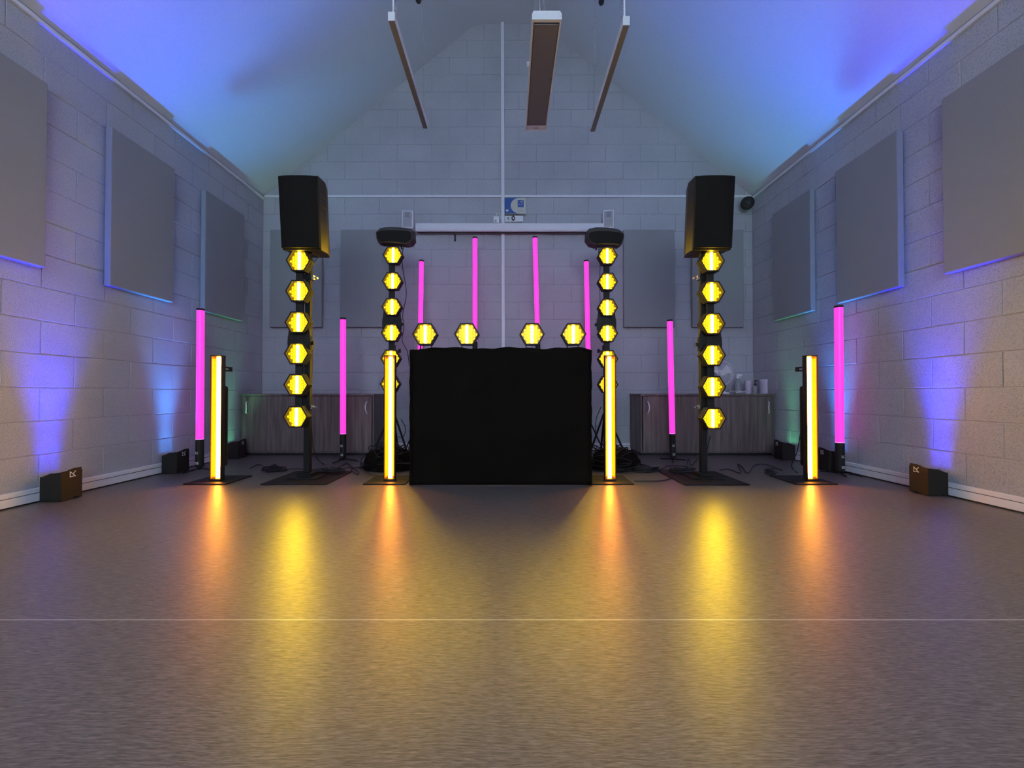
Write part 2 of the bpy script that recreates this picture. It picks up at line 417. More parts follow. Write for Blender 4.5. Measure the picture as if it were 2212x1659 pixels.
# ---------------------------------------------------------------- hexagonal lamp (shared meshes)
RH = 0.106
def hexpts(r, ph=0): return [(r*math.cos(pi/3*i+ph), r*math.sin(pi/3*i+ph)) for i in range(6)]
def hex_meshes():
    h = MB(); o = hexpts(RH); i_ = hexpts(RH*0.875); bk = hexpts(RH*0.985)
    def ring(a, ya, b, yb):
        h.add([(x, ya, z) for x, z in a]+[(x, yb, z) for x, z in b], [(k, (k+1) % 6, 6+(k+1) % 6, 6+k) for k in range(6)])
    ring(i_, 0.040, i_, 0.0); ring(i_, 0.0, o, 0.0); ring(o, 0.0, o, 0.022)
    ring(o, 0.022, hexpts(RH*0.94), 0.022); ring(hexpts(RH*0.94), 0.022, hexpts(RH*0.94), 0.030); ring(hexpts(RH*0.94), 0.030, bk, 0.030)
    ring(bk, 0.030, bk, 0.078); h.add([(x, 0.078, z) for x, z in bk], [tuple(range(6))]); h.add([(x, 0.040, z) for x, z in i_], [tuple(range(6))])
    for q in range(6):   # cooling ribs on the six sides
        a = pi/3*q+pi/6; nx, nz = math.cos(a), math.sin(a); tx, tz = -nz, nx; d = RH*0.985*math.cos(pi/6)
        for k in range(-3, 4):
            c = (nx*d+tx*k*0.010, nz*d+tz*k*0.010)
            v = []
            for yy in (0.038, 0.070):
                for (u_, w_) in ((-0.002, 0), (0.002, 0), (0.002, 0.0025), (-0.002, 0.0025)):
                    v.append((c[0]+tx*u_+nx*w_, yy, c[1]+tz*u_+nz*w_))
            h.add(v, [(0,1,2,3),(4,5,6,7),(0,1,5,4),(1,2,6,5),(2,3,7,6),(3,0,4,7)])
    hm = h.mesh('hex_housing', M_BLACKP)
    r = MB(); rr = 0.0132; rows = 9
    inner = RH*0.865
    r.prism(hexpts(inner), 0.036, 0.039)
    r.mi = 1
    for a in range(-8, 9):
        for b in range(-8, 9):
            x = rr*1.5*a; z = rr*math.sqrt(3)*(b+a/2)
            if max(abs(z), abs(x*math.cos(pi/6))+abs(z*0.5)) > inner*0.866-rr*0.38: continue
            base = [(x+rr*0.84*math.cos(pi/3*k), 0.036, z+rr*0.84*math.sin(pi/3*k)) for k in range(6)]
            midr = [(x+rr*0.60*math.cos(pi/3*k), 0.0315, z+rr*0.60*math.sin(pi/3*k)) for k in range(6)]
            r.add(base+midr, [(k, (k+1) % 6, 6+(k+1) % 6, 6+k) for k in range(6)]+[tuple(range(6, 12))])
    rm = r.mesh('honeycomb_reflector', [M_HEXP, M_HEXC])
    l = MB(); hh = inner*0.80
    l.cyl((0, 0.020, -hh), (0, 0.020, hh), 0.0125, n=12)
    lm = l.mesh('lamp_tube', M_HEXL, smooth=True)
    return hm, rm, lm
HM, RM, LM = hex_meshes()
HEX_LD = [None]
def hex_unit(parent, loc, as_part=True):
    ho = bpy.data.objects.new('hex_housing', HM); C.objects.link(ho); ho.parent = parent; ho.location = loc
    for nm, me in (('honeycomb_reflector', RM), ('lamp_tube', LM)):
        q = bpy.data.objects.new(nm, me); C.objects.link(q); q.parent = ho if as_part else parent
        if not as_part: q.location = loc
    ld = HEX_LD[0]
    if ld is None:
        ld = bpy.data.lights.new('hexagon_beam', 'SPOT'); ld.color = (1.0, 0.60, 0.0); ld.energy = HEX_SPOT
        ld.spot_size = R(120); ld.spot_blend = 1.0; ld.shadow_soft_size = 0.03; HEX_LD[0] = ld
    lo = bpy.data.objects.new('hexagon_beam', ld); C.objects.link(lo); lo.parent = ho
    lo.location = (0, -0.004, 0); lo.rotation_euler = (-R(90-14), 0, 0)
    return ho

def strip(X, Y, ys, label, side, tilt=0.0):
    """column of six hexagon lamps; side = +1 when the room's centre lies to its right"""
    zs = [at(1100, y, Y).z for y in ys]
    t = thing('hexagon_light_strip', label, 'stage light', (X, Y, zs[-1]), 'columns of hexagon lamps')
    zl = zs[0]-zs[-1]
    MB().box(-0.030, 0.030, 0.052, 0.084, -0.06, zl+0.07).build('spine', M_BLACKP, t, bevel=0.004)
    zm = zs[2]-zs[-1]-0.10; zb = zs[4]-zs[-1]+0.06
    zm, zb = (zs[2]+zs[3])/2-zs[-1]+0.105, (zs[2]+zs[3])/2-zs[-1]-0.175
    pb = MB(); d0, d1 = 0.086, 0.108
    pb.prism([(-0.085, zb), (0.085, zb), (0.100, (zm+zb)/2), (0.085, zm), (-0.085, zm), (-0.100, (zm+zb)/2)], d0-0.03, d1-0.02)
    for k in range(11):
        z_ = (zm+zb)/2-0.055+0.011*k
        for s_ in (-1, 1):
            pb.box(min(s_*0.094, s_*0.104), max(s_*0.094, s_*0.104), d0-0.02, d1-0.026, z_, z_+0.005)
    pb.build('power_box', M_BLACKP, t)
    MB().cyl((side*0.098, 0.075, (zm+zb)/2), (side*0.122, 0.075, (zm+zb)/2), 0.016, n=10).build('tilt_knob', M_RUB, t)
    for z, y in zip(zs, ys):
        dx = tilt*(z-zs[-1])
        hex_unit(t, (dx, 0, z-zs[-1]))
    return t, zs
YT = 3.55
sL, zL = strip(at(639, 700, YT).x, YT, (562, 628, 696, 763.5, 831, 900.5), 'column of six glowing yellow hexagon lamps under the left loudspeaker', 1, tilt=0.012)
sR, zR = strip(at(1541.5, 700, YT).x, YT, (563, 630, 699, 767, 835.5, 904), 'column of six glowing yellow hexagon lamps under the right loudspeaker', -1, tilt=-0.004)
YI = 4.385
iL, z3 = strip(at(842.5, 700, YI).x, YI, (550.5, 606.5, 662.5, 718.5, 774, 829.5), 'column of six yellow hexagon lamps just left of the draped booth', 1, tilt=0.018)
iR, z4 = strip(at(1313.5, 700, YI).x, YI, (552, 608, 664, 719.5, 775, 830.5), 'column of six yellow hexagon lamps just right of the draped booth', -1)

# ---------------------------------------------------------------- loudspeaker stands and loudspeakers
def speaker_stand(X, Y, x0, x1, y0, y1, ztop, label, side):
    t = thing('speaker_stand', label, 'stand', (X, Y, 0), 'square based loudspeaker stands')
    MB().box(x0-X, x1-X, y0-Y, y1-Y, 0.0, 0.009).build('base_plate', M_BLACK, t, bevel=0.002)
    MB().box(-0.13, 0.13, -0.11, 0.13, 0.009, 0.02).box(-0.06, 0.06, -0.06, 0.06, 0.02, 0.05).build('pole_socket', M_BLACK, t, bevel=0.003)
    MB().box(-0.026, 0.026, -0.026, 0.026, 0.05, 1.15).build('lower_pole', M_BLACK, t, bevel=0.004)
    MB().box(-0.022, 0.022, -0.022, 0.022, 1.15, ztop-0.05).build('upper_pole', M_BLACK, t, bevel=0.004)
    MB().box(-0.033, 0.033, -0.033, 0.033, 1.12, 1.18).build('collar', M_BLACKP, t, bevel=0.004)
    MB().cyl((0, 0, ztop-0.05), (0, 0, ztop-0.006), 0.0175).build('spigot', M_STEEL, t)
    for y_ in (600, 879):
        z_ = at(1100, y_, Y).z
        MB().box(-0.03, 0.03, -0.030, 0.030, z_-0.02, z_+0.02).build('clamp', M_BLACK, t, bevel=0.002)
        c = MB().box(side*0.032-0.012, side*0.032+0.016, -0.02, 0.02, z_-0.016, z_+0.018)
        c.cyl((side*0.03, 0, z_), (side*0.075, 0, z_-0.004), 0.006, n=8)
        c.box(side*0.072-0.005, side*0.072+0.005, -0.014, 0.014, z_-0.010, z_+0.004)
        c.build('clamp_bolt', M_STEEL, t)['label'] = 'bright steel clamp bolt'
    return t
stL = speaker_stand(-1.752, 3.67, -2.0, -1.47, 3.395, 3.96, 1.955, 'black square pole stand carrying the left loudspeaker', 1)
stR = speaker_stand(1.686, 3.67, 1.40, 1.925, 3.375, 3.955, 1.955, 'black square pole stand carrying the right loudspeaker', -1)

def loudspeaker(X, label, side):
    t = thing('loudspeaker', label, 'loudspeaker', (X, 3.67, 1.955), 'loudspeakers on pole stands')
    t.rotation_euler = (R(6.0), 0, 0)
    W, Hh, D = 0.325, 0.60, 0.33; y0 = -0.17
    c = MB(); pts = [(-W/2, y0+0.02), (W/2, y0+0.02), (W/2-0.005, y0+0.17), (W/2-0.055, y0+D), (-W/2+0.055, y0+D), (-W/2+0.005, y0+0.17)]
    c.prism(pts, 0.0, Hh, axis='z')
    c.build('cabinet', M_GRILLE if False else M_BLACKP, t, bevel=0.006)
    g = MB(); bow = []
    nn = 8
    for k in range(nn+1):
        x = -W/2+0.004+(W-0.008)*k/nn; u = abs(x)/(W/2)
        bow.append((x, y0-0.022*(1-u**4)))
    ring = bow + [(W/2-0.004, y0+0.019), (-W/2+0.004, y0+0.019)]
    ins = [(x*0.97, y+0.001) for x, y in ring]
    g.prism(ring, 0.012, Hh-0.012, axis='z')
    g.build('grille', M_GRILLE, t, bevel=0.004)
    MB().box(-0.05, 0.05, y0+0.10, y0+0.22, -0.012, 0.0).build('pole_cup', M_BLACK, t)
    h = MB()
    h.box(side*(W/2-0.006)-0.008, side*(W/2-0.006)+0.008, y0+0.05, y0+0.15, 0.37, 0.385)
    h.box(side*(W/2-0.006)-0.008, side*(W/2-0.006)+0.008, y0+0.05, y0+0.15, 0.45, 0.465)
    h.box(side*(W/2-0.006)-0.012, side*(W/2-0.006)+0.012, y0+0.05, y0+0.065, 0.385, 0.45)
    h.build('side_handle', M_RUB, t, bevel=0.003)
    return t
loudspeaker(-1.742, 'black loudspeaker on the left pole stand, tilted slightly down', 1)
loudspeaker(1.70, 'black loudspeaker on the right pole stand, tilted slightly down', -1)

# ---------------------------------------------------------------- inner stands, effect lights
def inner_stand(X, label, side):
    Y = 4.50
    t = thing('tripod_light_stand', label, 'stand', (X, Y, 0), 'tripod light stands beside the booth')
    MB().cyl((0, 0, 0.02), (0, 0, 1.2), 0.0175).build('lower_tube', M_BLACK, t, smooth=True)
    MB().cyl((0, 0, 1.2), (0, 0, 2.225), 0.0145).build('upper_tube', M_BLACK, t, smooth=True)
    MB().cyl((0, 0, 1.15), (0, 0, 1.25), 0.026).build('collar', M_BLACKP, t)
    MB().cyl((side*0.02, 0, 1.19), (side*0.062, 0, 1.19), 0.007, n=8).cyl((side*0.058, 0, 1.19), (side*0.078, 0, 1.19), 0.022, n=8).build('locking_knob', M_RUB, t)
    MB().cyl((side*0.015, 0, 1.87), (side*0.045, 0, 1.87), 0.006, n=8).cyl((side*0.04, 0, 1.87), (side*0.055, 0, 1.87), 0.013, n=8).build('clamp_knob', M_RUB, t)
    for k in range(3):
        a = pi/2+2*pi/3*k
        d = Vector((math.cos(a), math.sin(a), 0))
        MB().tube([d*0.02+Vector((0, 0, 0.52)), d*0.17+Vector((0, 0, 0.2)), d*0.25+Vector((0, 0, 0.012))], 0.011).build('leg', M_BLACK, t)
        MB().tube([d*0.02+Vector((0, 0, 0.14)), d*0.17+Vector((0, 0, 0.2))], 0.006).build('brace', M_BLACK, t)
    return t
XIL, XIR = at(850, 600, 4.5).x, at(1306, 600, 4.5).x
inner_stand(XIL, 'black tripod stand behind the yellow lamp column left of the booth', 1)
inner_stand(XIR, 'black tripod stand behind the yellow lamp column right of the booth', -1)

def effect_light(outl, px0, py0, sc, label, side, X):
    Yf = 4.36
    pts = [at(px0+x/sc, py0+y/sc, Yf) for x, y in outl]
    z0 = min(p.z for p in pts); cx = sum(p.x for p in pts)/len(pts)
    t = thing('effect_light', label, 'stage light', (cx, Yf, z0), 'black hooded effect lights')
    P2 = [(p.x-cx, p.z-z0) for p in pts]; cz = sum(p[1] for p in P2)/len(P2)
    b = MB()
    fr = [(x*0.93, cz-0.006+(z-cz)*(0.74 if z > cz else 0.97)) for x, z in P2]
    N = len(P2)
    rings = [(fr, 0.0), (P2, 0.045), (P2, 0.13), ([(x*0.9, cz+(z-cz)*0.86) for x, z in P2], 0.16)]
    vs = [(x, y, z) for rg, y in rings for x, z in rg]
    b.add(vs, [(j*N+i, j*N+(i+1) % N, (j+1)*N+(i+1) % N, (j+1)*N+i) for j in range(3) for i in range(N)]+[tuple(range(N)), tuple(range(4*N-1, 3*N-1, -1))])
    b.build('hood', mat('hood_plastic', (0.06, 0.052, 0.045), 0.55, noise=0.08, spec=0.3), t, bevel=0.003)
    ff = [(x*0.90, cz-0.006+(z-cz)*(0.50 if z > cz else 0.90)) for x, z in P2]
    MB().prism(ff, -0.004, 0.002).build('front_window', mat('dark_window', (0.014, 0.012, 0.009), 0.6, noise=0.05, spec=0.15), t)
    zb = -0.05; lx = X-cx
    br = MB()
    for sx in (lx-0.045*1, lx+side*0.065):
        br.box(sx-0.003, sx+0.003, 0.10, 0.13, zb, 0.02)
    br.box(min(lx-0.048, lx+side*0.065-0.003), max(lx+0.003, lx+side*0.065+0.003), 0.10, 0.13, zb-0.006, zb)
    br.build('yoke', M_BLACK, t)
    MB().cyl((side*0.095+lx, 0.08, 0.01), (side*0.105+lx, 0.08, -0.03), 0.012, 0.008, n=8).build('plug', M_RUB, t)
    MB().cyl((lx, 0.115, -0.02), (lx, 0.115, 0.03), 0.012, n=8).build('mount', M_BLACK, t)
    return t
oL = [(125,800),(250,680),(400,655),(560,645),(740,650),(900,660),(1060,680),(1200,715),(1275,780),(1290,1030),(1200,1150),(1050,1190),(850,1160),(700,1140),(450,1130),(300,1150),(190,1110),(140,1000)]
effect_light(oL, 800, 440, 13.83, 'black hooded effect light on top of the left tripod stand', 1, XIL)
oR = [(100,200),(170,120),(340,85),(480,85),(640,90),(800,115),(950,150),(1040,210),(1080,275),(1070,370),(1020,520),(940,575),(800,550),(680,550),(560,545),(420,545),(340,570),(180,520),(110,430),(88,380)]
effect_light(oR, 1260, 480, 11.85, 'black hooded effect light on top of the right tripod stand', -1, XIR)

# ---------------------------------------------------------------- vertical amber light bars
def light_bar(X, x0, x1, label):
    Y0 = 3.49; z0, z1 = 0.022, 1.052
    t = thing('amber_light_bar', label, 'stage light', (X, Y0, 0), 'amber light bars on floor plates')
    w2 = 0.046
    MB().box(x0-X, x1-X, 3.395-Y0, 3.745-Y0, 0.0, 0.010).build('floor_plate', M_BLACK, t, bevel=0.002)
    for sx in (-1, 1):
        s = MB(); cx = (x0+x1)/2-X + sx*0.105
        s.prism([(cx-0.03, 0.06), (cx+0.03, 0.06), (cx+0.035, 0.075), (cx+0.03, 0.09), (cx-0.03, 0.09), (cx-0.035, 0.075)], 0.0095, 0.0106, axis='z')
        s.build('hand_slot', M_GAP, t)
    # U channel: half round back
    h = MB(); outp = []; inn = []
    for k in range(13):
        a = pi*k/12
        outp.append((w2*math.cos(a), 0.032+0.052*math.sin(a))); inn.append(((w2-0.005)*math.cos(a), 0.032+0.046*math.sin(a)))
    poly = [(w2, 0.0)]+outp+[(-w2, 0.0), (-w2+0.005, 0.0)]+inn[::-1]+[(w2-0.005, 0.0)]
    h.prism(poly, z0+0.006, z1-0.006, axis='z')
    h.build('channel_housing', M_BLACKP, t, smooth=True)
    for za, zb, nm in ((z0-0.01, z0+0.006, 'end_cap'), (z1-0.006, z1, 'end_cap')):
        MB().prism([(w2+0.001, -0.002)]+[(x*1.02, y) for x, y in outp]+[(-w2-0.001, -0.002)], za, zb, axis='z').build(nm, M_BLACKP, t)
    # honeycomb liner that follows the channel
    r = MB(); nz = 52; dz = (z1-z0-0.03)/nz; na = 8
    def P(a, z, d): return ((w2-0.006-d)*math.cos(a), 0.032+(0.045-d)*math.sin(a) if 0 < a < pi else 0.032, z)
    L = [(w2-0.006, 0.004)]+[((w2-0.006)*math.cos(pi*k/12), 0.032+0.045*math.sin(pi*k/12)) for k in range(13)]+[(-w2+0.006, 0.004)]
    for i in range(len(L)-1):
        (xa, ya), (xb, yb) = L[i], L[i+1]
        r.add([(xa, ya, z0+0.01), (xb, yb, z0+0.01), (xb, yb, z1-0.01), (xa, ya, z1-0.01)], [(0, 1, 2, 3)])
    r.mi = 1
    cell = 0.0095
    per = [Vector((p[0], p[1])) for p in L]
    acc = [0]
    for i in range(1, len(per)): acc.append(acc[-1]+(per[i]-per[i-1]).length)
    def on(s_):
        s_ = max(0, min(acc[-1], s_))
        for i in range(1, len(per)):
            if s_ <= acc[i]:
                f = (s_-acc[i-1])/(acc[i]-acc[i-1]); p = per[i-1].lerp(per[i], f); d = (per[i]-per[i-1]).normalized(); return p, Vector((-d.y, d.x))
    ccol = int(acc[-1]/(cell*1.5))
    for a in range(ccol):
        sc_ = cell*(1.0+1.5*a)
        nzc = int((z1-z0-0.04)/(cell*math.sqrt(3)))
        for b in range(nzc):
            zz = z0+0.022+cell*math.sqrt(3)*(b+0.5*(a % 2))
            vv = []
            for k in range(6):
                p, nrm = on(sc_+cell*0.86*math.cos(pi/3*k)); c = Vector((0, 0.02)); 
                if (c-p).dot(nrm) < 0: nrm = -nrm
                q = p+nrm*0.0022; vv.append((q.x, q.y, zz+cell*0.86*math.sin(pi/3*k)))
            r.add(vv, [tuple(range(6))])
    r.build('honeycomb_liner', [mat('amber_liner_base', (0.16, 0.05, 0.003), 0.4, noise=0.1), M_BARP], t)
    MB().cyl((0, 0.034, z0+0.01), (0, 0.034, z1-0.012), 0.0165, n=14).build('lamp_tube', M_BARL, t, smooth=True)
    rb = MB(); rb.box(-0.03, 0.03, 0.08, 0.122, 0.12, 0.80); rb.build('driver_box', M_BLACKP, t, bevel=0.02)
    b = MB()   # slotted bracket plate sticking out of the back
    b.box(-0.004, 0.004, 0.084, 0.20, 0.925, 0.938).box(-0.004, 0.004, 0.084, 0.20, 0.952, 0.965).box(-0.004, 0.004, 0.16, 0.20, 0.938, 0.952).box(-0.004, 0.004, 0.084, 0.10, 0.938, 0.952)
    b.build('slotted_bracket', M_BLACK, t)
    MB().box(-0.035, 0.035, 0.0, 0.10, 0.010, 0.013).build('foot', M_BLACK, t)
    return t
light_bar(-2.43, -2.622, -2.28, 'amber light bar on a floor plate, farthest left of the four')
light_bar(-0.992, -1.178, -0.836, 'amber light bar standing beside the left edge of the draped booth')
light_bar(0.838, 0.672, 1.004, 'amber light bar standing beside the right edge of the draped booth')
light_bar(2.51, 2.305, 2.646, 'amber light bar on a floor plate, farthest right of the four')

# ---------------------------------------------------------------- pink tubes
def pink_tube(pb, pt, r, label, kind, grp='glowing pink tube lamps'):
    """pb: lower end of the pink part, pt: top; black base below"""
    pb = Vector(pb); pt = Vector(pt); ax = (pt-pb).normalized()
    base_l = 0.255; foot = pb-ax*(base_l+0.02)
    gz = 0.0
    t = thing('pink_tube_lamp', label, 'tube light', (foot.x, foot.y, gz), grp)
    o = Vector((foot.x, foot.y, gz))
    def q(v): return v-o
    MB().cyl(q(pb+ax*0.004), q(pt-ax*0.018), r, n=20).build('diffuser_tube', M_PINK, t, smooth=True)
    MB().cyl(q(pb), q(pb+ax*0.005), r*1.001, n=20).build('lit_collar', M_PINKC, t)
    MB().cyl(q(pt-ax*0.018), q(pt), r*1.03, n=20).build('end_cap', M_BLACKP, t)
    b = MB(); e = pb-ax*base_l
    b.cyl(q(pb), q(pb-ax*0.02), r*0.98, r*1.08, n=20, cap=False); b.cyl(q(pb-ax*0.02), q(e), r*1.08, n=20)
    b.cyl(q(e), q(e-ax*0.015), r*1.0, r*0.5, n=20)
    b.build('battery_base', M_BLACKP, t, smooth=True)
    g = MB(); mz = (pb-ax*0.135); yy = mz.y-r*1.08
    logo(g, q(Vector((mz.x-0.012, yy-0.0005, mz.z))), (1, 0, 0), (0, 0, 1), 0.022, (0, -1, 0))
    g.build('printed_mark', M_LOGO, t)
    g2 = MB(); m2 = pb-ax*0.232; 
    for (a, b_, c, d) in ((-0.012, 0.012, 0, 0.004), (-0.012, 0.012, 0.018, 0.022), (-0.012, -0.008, 0.004, 0.018), (0.008, 0.012, 0.004, 0.018), (-0.003, 0.003, 0.008, 0.014)):
        g2.box(m2.x-o.x+a, m2.x-o.x+b_, yy-o.y-0.0015, yy-o.y+0.001, m2.z+c, m2.z+d)
    g2.build('printed_square', M_LOGO, t)
    if kind == 'tripod':
        hub = q(e-ax*0.012); 
        MB().cyl(hub, (hub.x, hub.y, max(0.015, hub.z-0.03)), 0.012, n=10).build('hub', M_BLACK, t)
        for k in range(3):
            a = R(100)+2*pi/3*k+0.5
            d = Vector((math.cos(a), math.sin(a), 0))
            s0 = hub+d*0.010+Vector((0, 0, -0.008)); s1 = Vector((hub.x+d.x*0.15, hub.y+d.y*0.15, 0.006))
            MB().tube([s0, s1], 0.006).build('leg', M_BLACK, t)
    else:
        hub = q(e-ax*0.012)
        MB().cyl(hub, (hub.x, hub.y, 0.25), 0.012, n=10).build('support_pole', M_BLACK, t)
        for k in range(3):
            a = R(90)+2*pi/3*k
            d = Vector((math.cos(a), math.sin(a), 0))
            MB().tube([Vector((hub.x, hub.y, 0.42)), Vector((hub.x+d.x*0.2, hub.y+d.y*0.2, 0.008))], 0.009).build('leg', M_BLACK, t)
    return t
def pk(x0, y0, x1, y1, Y, r, label, kind='tripod', drop=0):
    p1 = at(x1, y1, Y)
    if kind == 'tripod': p0 = at(x0, y0, Y)
    else:
        p0 = at(x0, y0, Y); d = (p0-p1).normalized(); p0 = p1+d*1.27
    return pink_tube(p0, p1, r, label, kind)
pk(431.5, 949, 433.5, 667, 3.99, 0.0325, 'pink tube lamp on the floor by the left wall, leftmost of all')
pk(741, 937.5, 741, 687, 4.56, 0.0305, 'pink tube lamp on the floor in front of the left cabinet')
pk(1452.3, 937, 1446.8, 691, 4.60, 0.0305, 'pink tube lamp on the floor in front of the right cabinet')
pk(1814, 956, 1811.5, 660.5, 3.86, 0.0345, 'pink tube lamp on the floor by the right wall, rightmost of all')
pk(908.4, 695, 910.5, 562.5, 5.10, 0.0285, 'shorter standing pink tube lamp behind the left end of the booth', 'pole')
pk(1026, 700, 1026, 512.5, 5.10, 0.0285, 'taller pink tube lamp behind the booth, left of the conduit', 'pole')
pk(1160.5, 697, 1155.4, 511.5, 5.10, 0.0285, 'taller pink tube lamp behind the booth, right of the conduit', 'pole')
pk(1270.3, 752, 1266.3, 562.5, 5.10, 0.0285, 'shorter standing pink tube lamp behind the right end of the booth', 'pole')

# ---------------------------------------------------------------- draped booth and its four lamps
BX0, BX1, BYF = at(884, 900, 3.37).x, at(1279, 900, 3.37).x, 3.37
BT = 1.10
t = thing('draped_booth', 'waist-high booth covered in black stretch cloth between the two inner light bars', 'booth', ((BX0+BX1)/2, BYF, 0))
bw = (BX1-BX0)/2
def top_edge(u): return BT + 0.006*math.sin(u*9+0.5) + 0.004*math.sin(u*23) - (0.012*max(0, abs(u)*1.0-0.86)/0.14)
nx_, nz_ = 46, 34
fm = MB(); vs = []
for j in range(nz_+1):
    for i in range(nx_+1):
        u = -1+2*i/nx_; v = j/nz_
        x = u*(bw-0.018); z = 0.006+v*(top_edge(u)-0.006)
        y = 0.004*math.sin(u*11+v*3)*(0.3+v) + 0.0035*math.sin(u*27-v*5)*math.exp(-((v-0.8)**2)*8) - 0.01*math.exp(-((u*bw+0.06)/0.012)**2)*math.exp(-((v-0.40)/0.055)**2) + 0.006
        vs.append((x, y, z))
fs = [(j*(nx_+1)+i, j*(nx_+1)+i+1, (j+1)*(nx_+1)+i+1, (j+1)*(nx_+1)+i) for j in range(nz_) for i in range(nx_)]
fm.add(vs, fs)
fo = fm.build('front_cloth', M_CLOTH, t, smooth=True); sm = fo.modifiers.new('s', 'SOLIDIFY'); sm.thickness = 0.004; sm.offset = -1
tm = MB(); vs = []
for j in range(9):
    for i in range(nx_+1):
        u = -1+2*i/nx_; vs.append((u*(bw-0.004), 0.004+j*0.062, top_edge(u)-0.0035*math.sin(pi*j/8)*(1+math.sin(i*1.3))))
tm.add(vs, [(j*(nx_+1)+i, j*(nx_+1)+i+1, (j+1)*(nx_+1)+i+1, (j+1)*(nx_+1)+i) for j in range(8) for i in range(nx_)])
to = tm.build('top_cloth', M_CLOTH, t, smooth=True); sm = to.modifiers.new('s', 'SOLIDIFY'); sm.thickness = 0.006
for s_ in (-1, 1):
    sp = MB(); vs = []; nn = 30
    for j in range(nn+1):
        z = 0.004+(BT-0.022)*j/nn; wv = 0.003*math.sin(j*0.9)+0.002*math.sin(j*2.3+s_)
        for (a, yy) in ((bw-0.024, 0.003), (bw-0.003+wv, -0.004+wv), (bw+0.001+wv*0.7, 0.02), (bw-0.004, 0.25), (bw-0.006+wv, 0.5)):
            vs.append((s_*a, yy, z))
    sp.add(vs, [(j*5+i, j*5+i+1, (j+1)*5+i+1, (j+1)*5+i) for j in range(nn) for i in range(4)])
    so = sp.build('side_cloth', M_CLOTH, t, smooth=True); sm = so.modifiers.new('s', 'SOLIDIFY'); sm.thickness = 0.004
MB().box(-bw+0.03, bw-0.03, 0.03, 0.48, 1.03, 1.075).build('frame_shelf', M_BLACK, t)
for sx in (-1, 1):
    for sy in (0.05, 0.45):
        MB().box(sx*(bw-0.05)-0.015, sx*(bw-0.05)+0.015, sy-0.015, sy+0.015, 0, 1.03).build('leg', M_BLACK, t)

for px, lb in ((917.5, 'yellow hexagon lamp at the left end of the booth top'), (1008, 'yellow hexagon lamp on the booth top, second from the left'),
               (1149.5, 'yellow hexagon lamp on the booth top, third from the left'), (1239.5, 'yellow hexagon lamp at the right end of the booth top')):
    Yh = 3.50
    p = at(px, 721.5, Yh)
    q = thing('hexagon_lamp', lb, 'stage light', (p.x, Yh, BT), 'hexagon lamps on the booth top')
    dz = p.z-BT
    hex_unit(q, (0, 0, dz), as_part=False)
    MB().box(-0.05, 0.05, 0.02, 0.10, 0.004, 0.010).box(-0.05, -0.044, 0.05, 0.07, 0.010, dz-0.06).box(0.044, 0.05, 0.05, 0.07, 0.010, dz-0.06).build('foot_bracket', M_BLACK, q)
    MB().box(-0.05, 0.05, 0.079, 0.10, dz-0.05, dz+0.05).build('power_box', M_BLACKP, q, bevel=0.004)

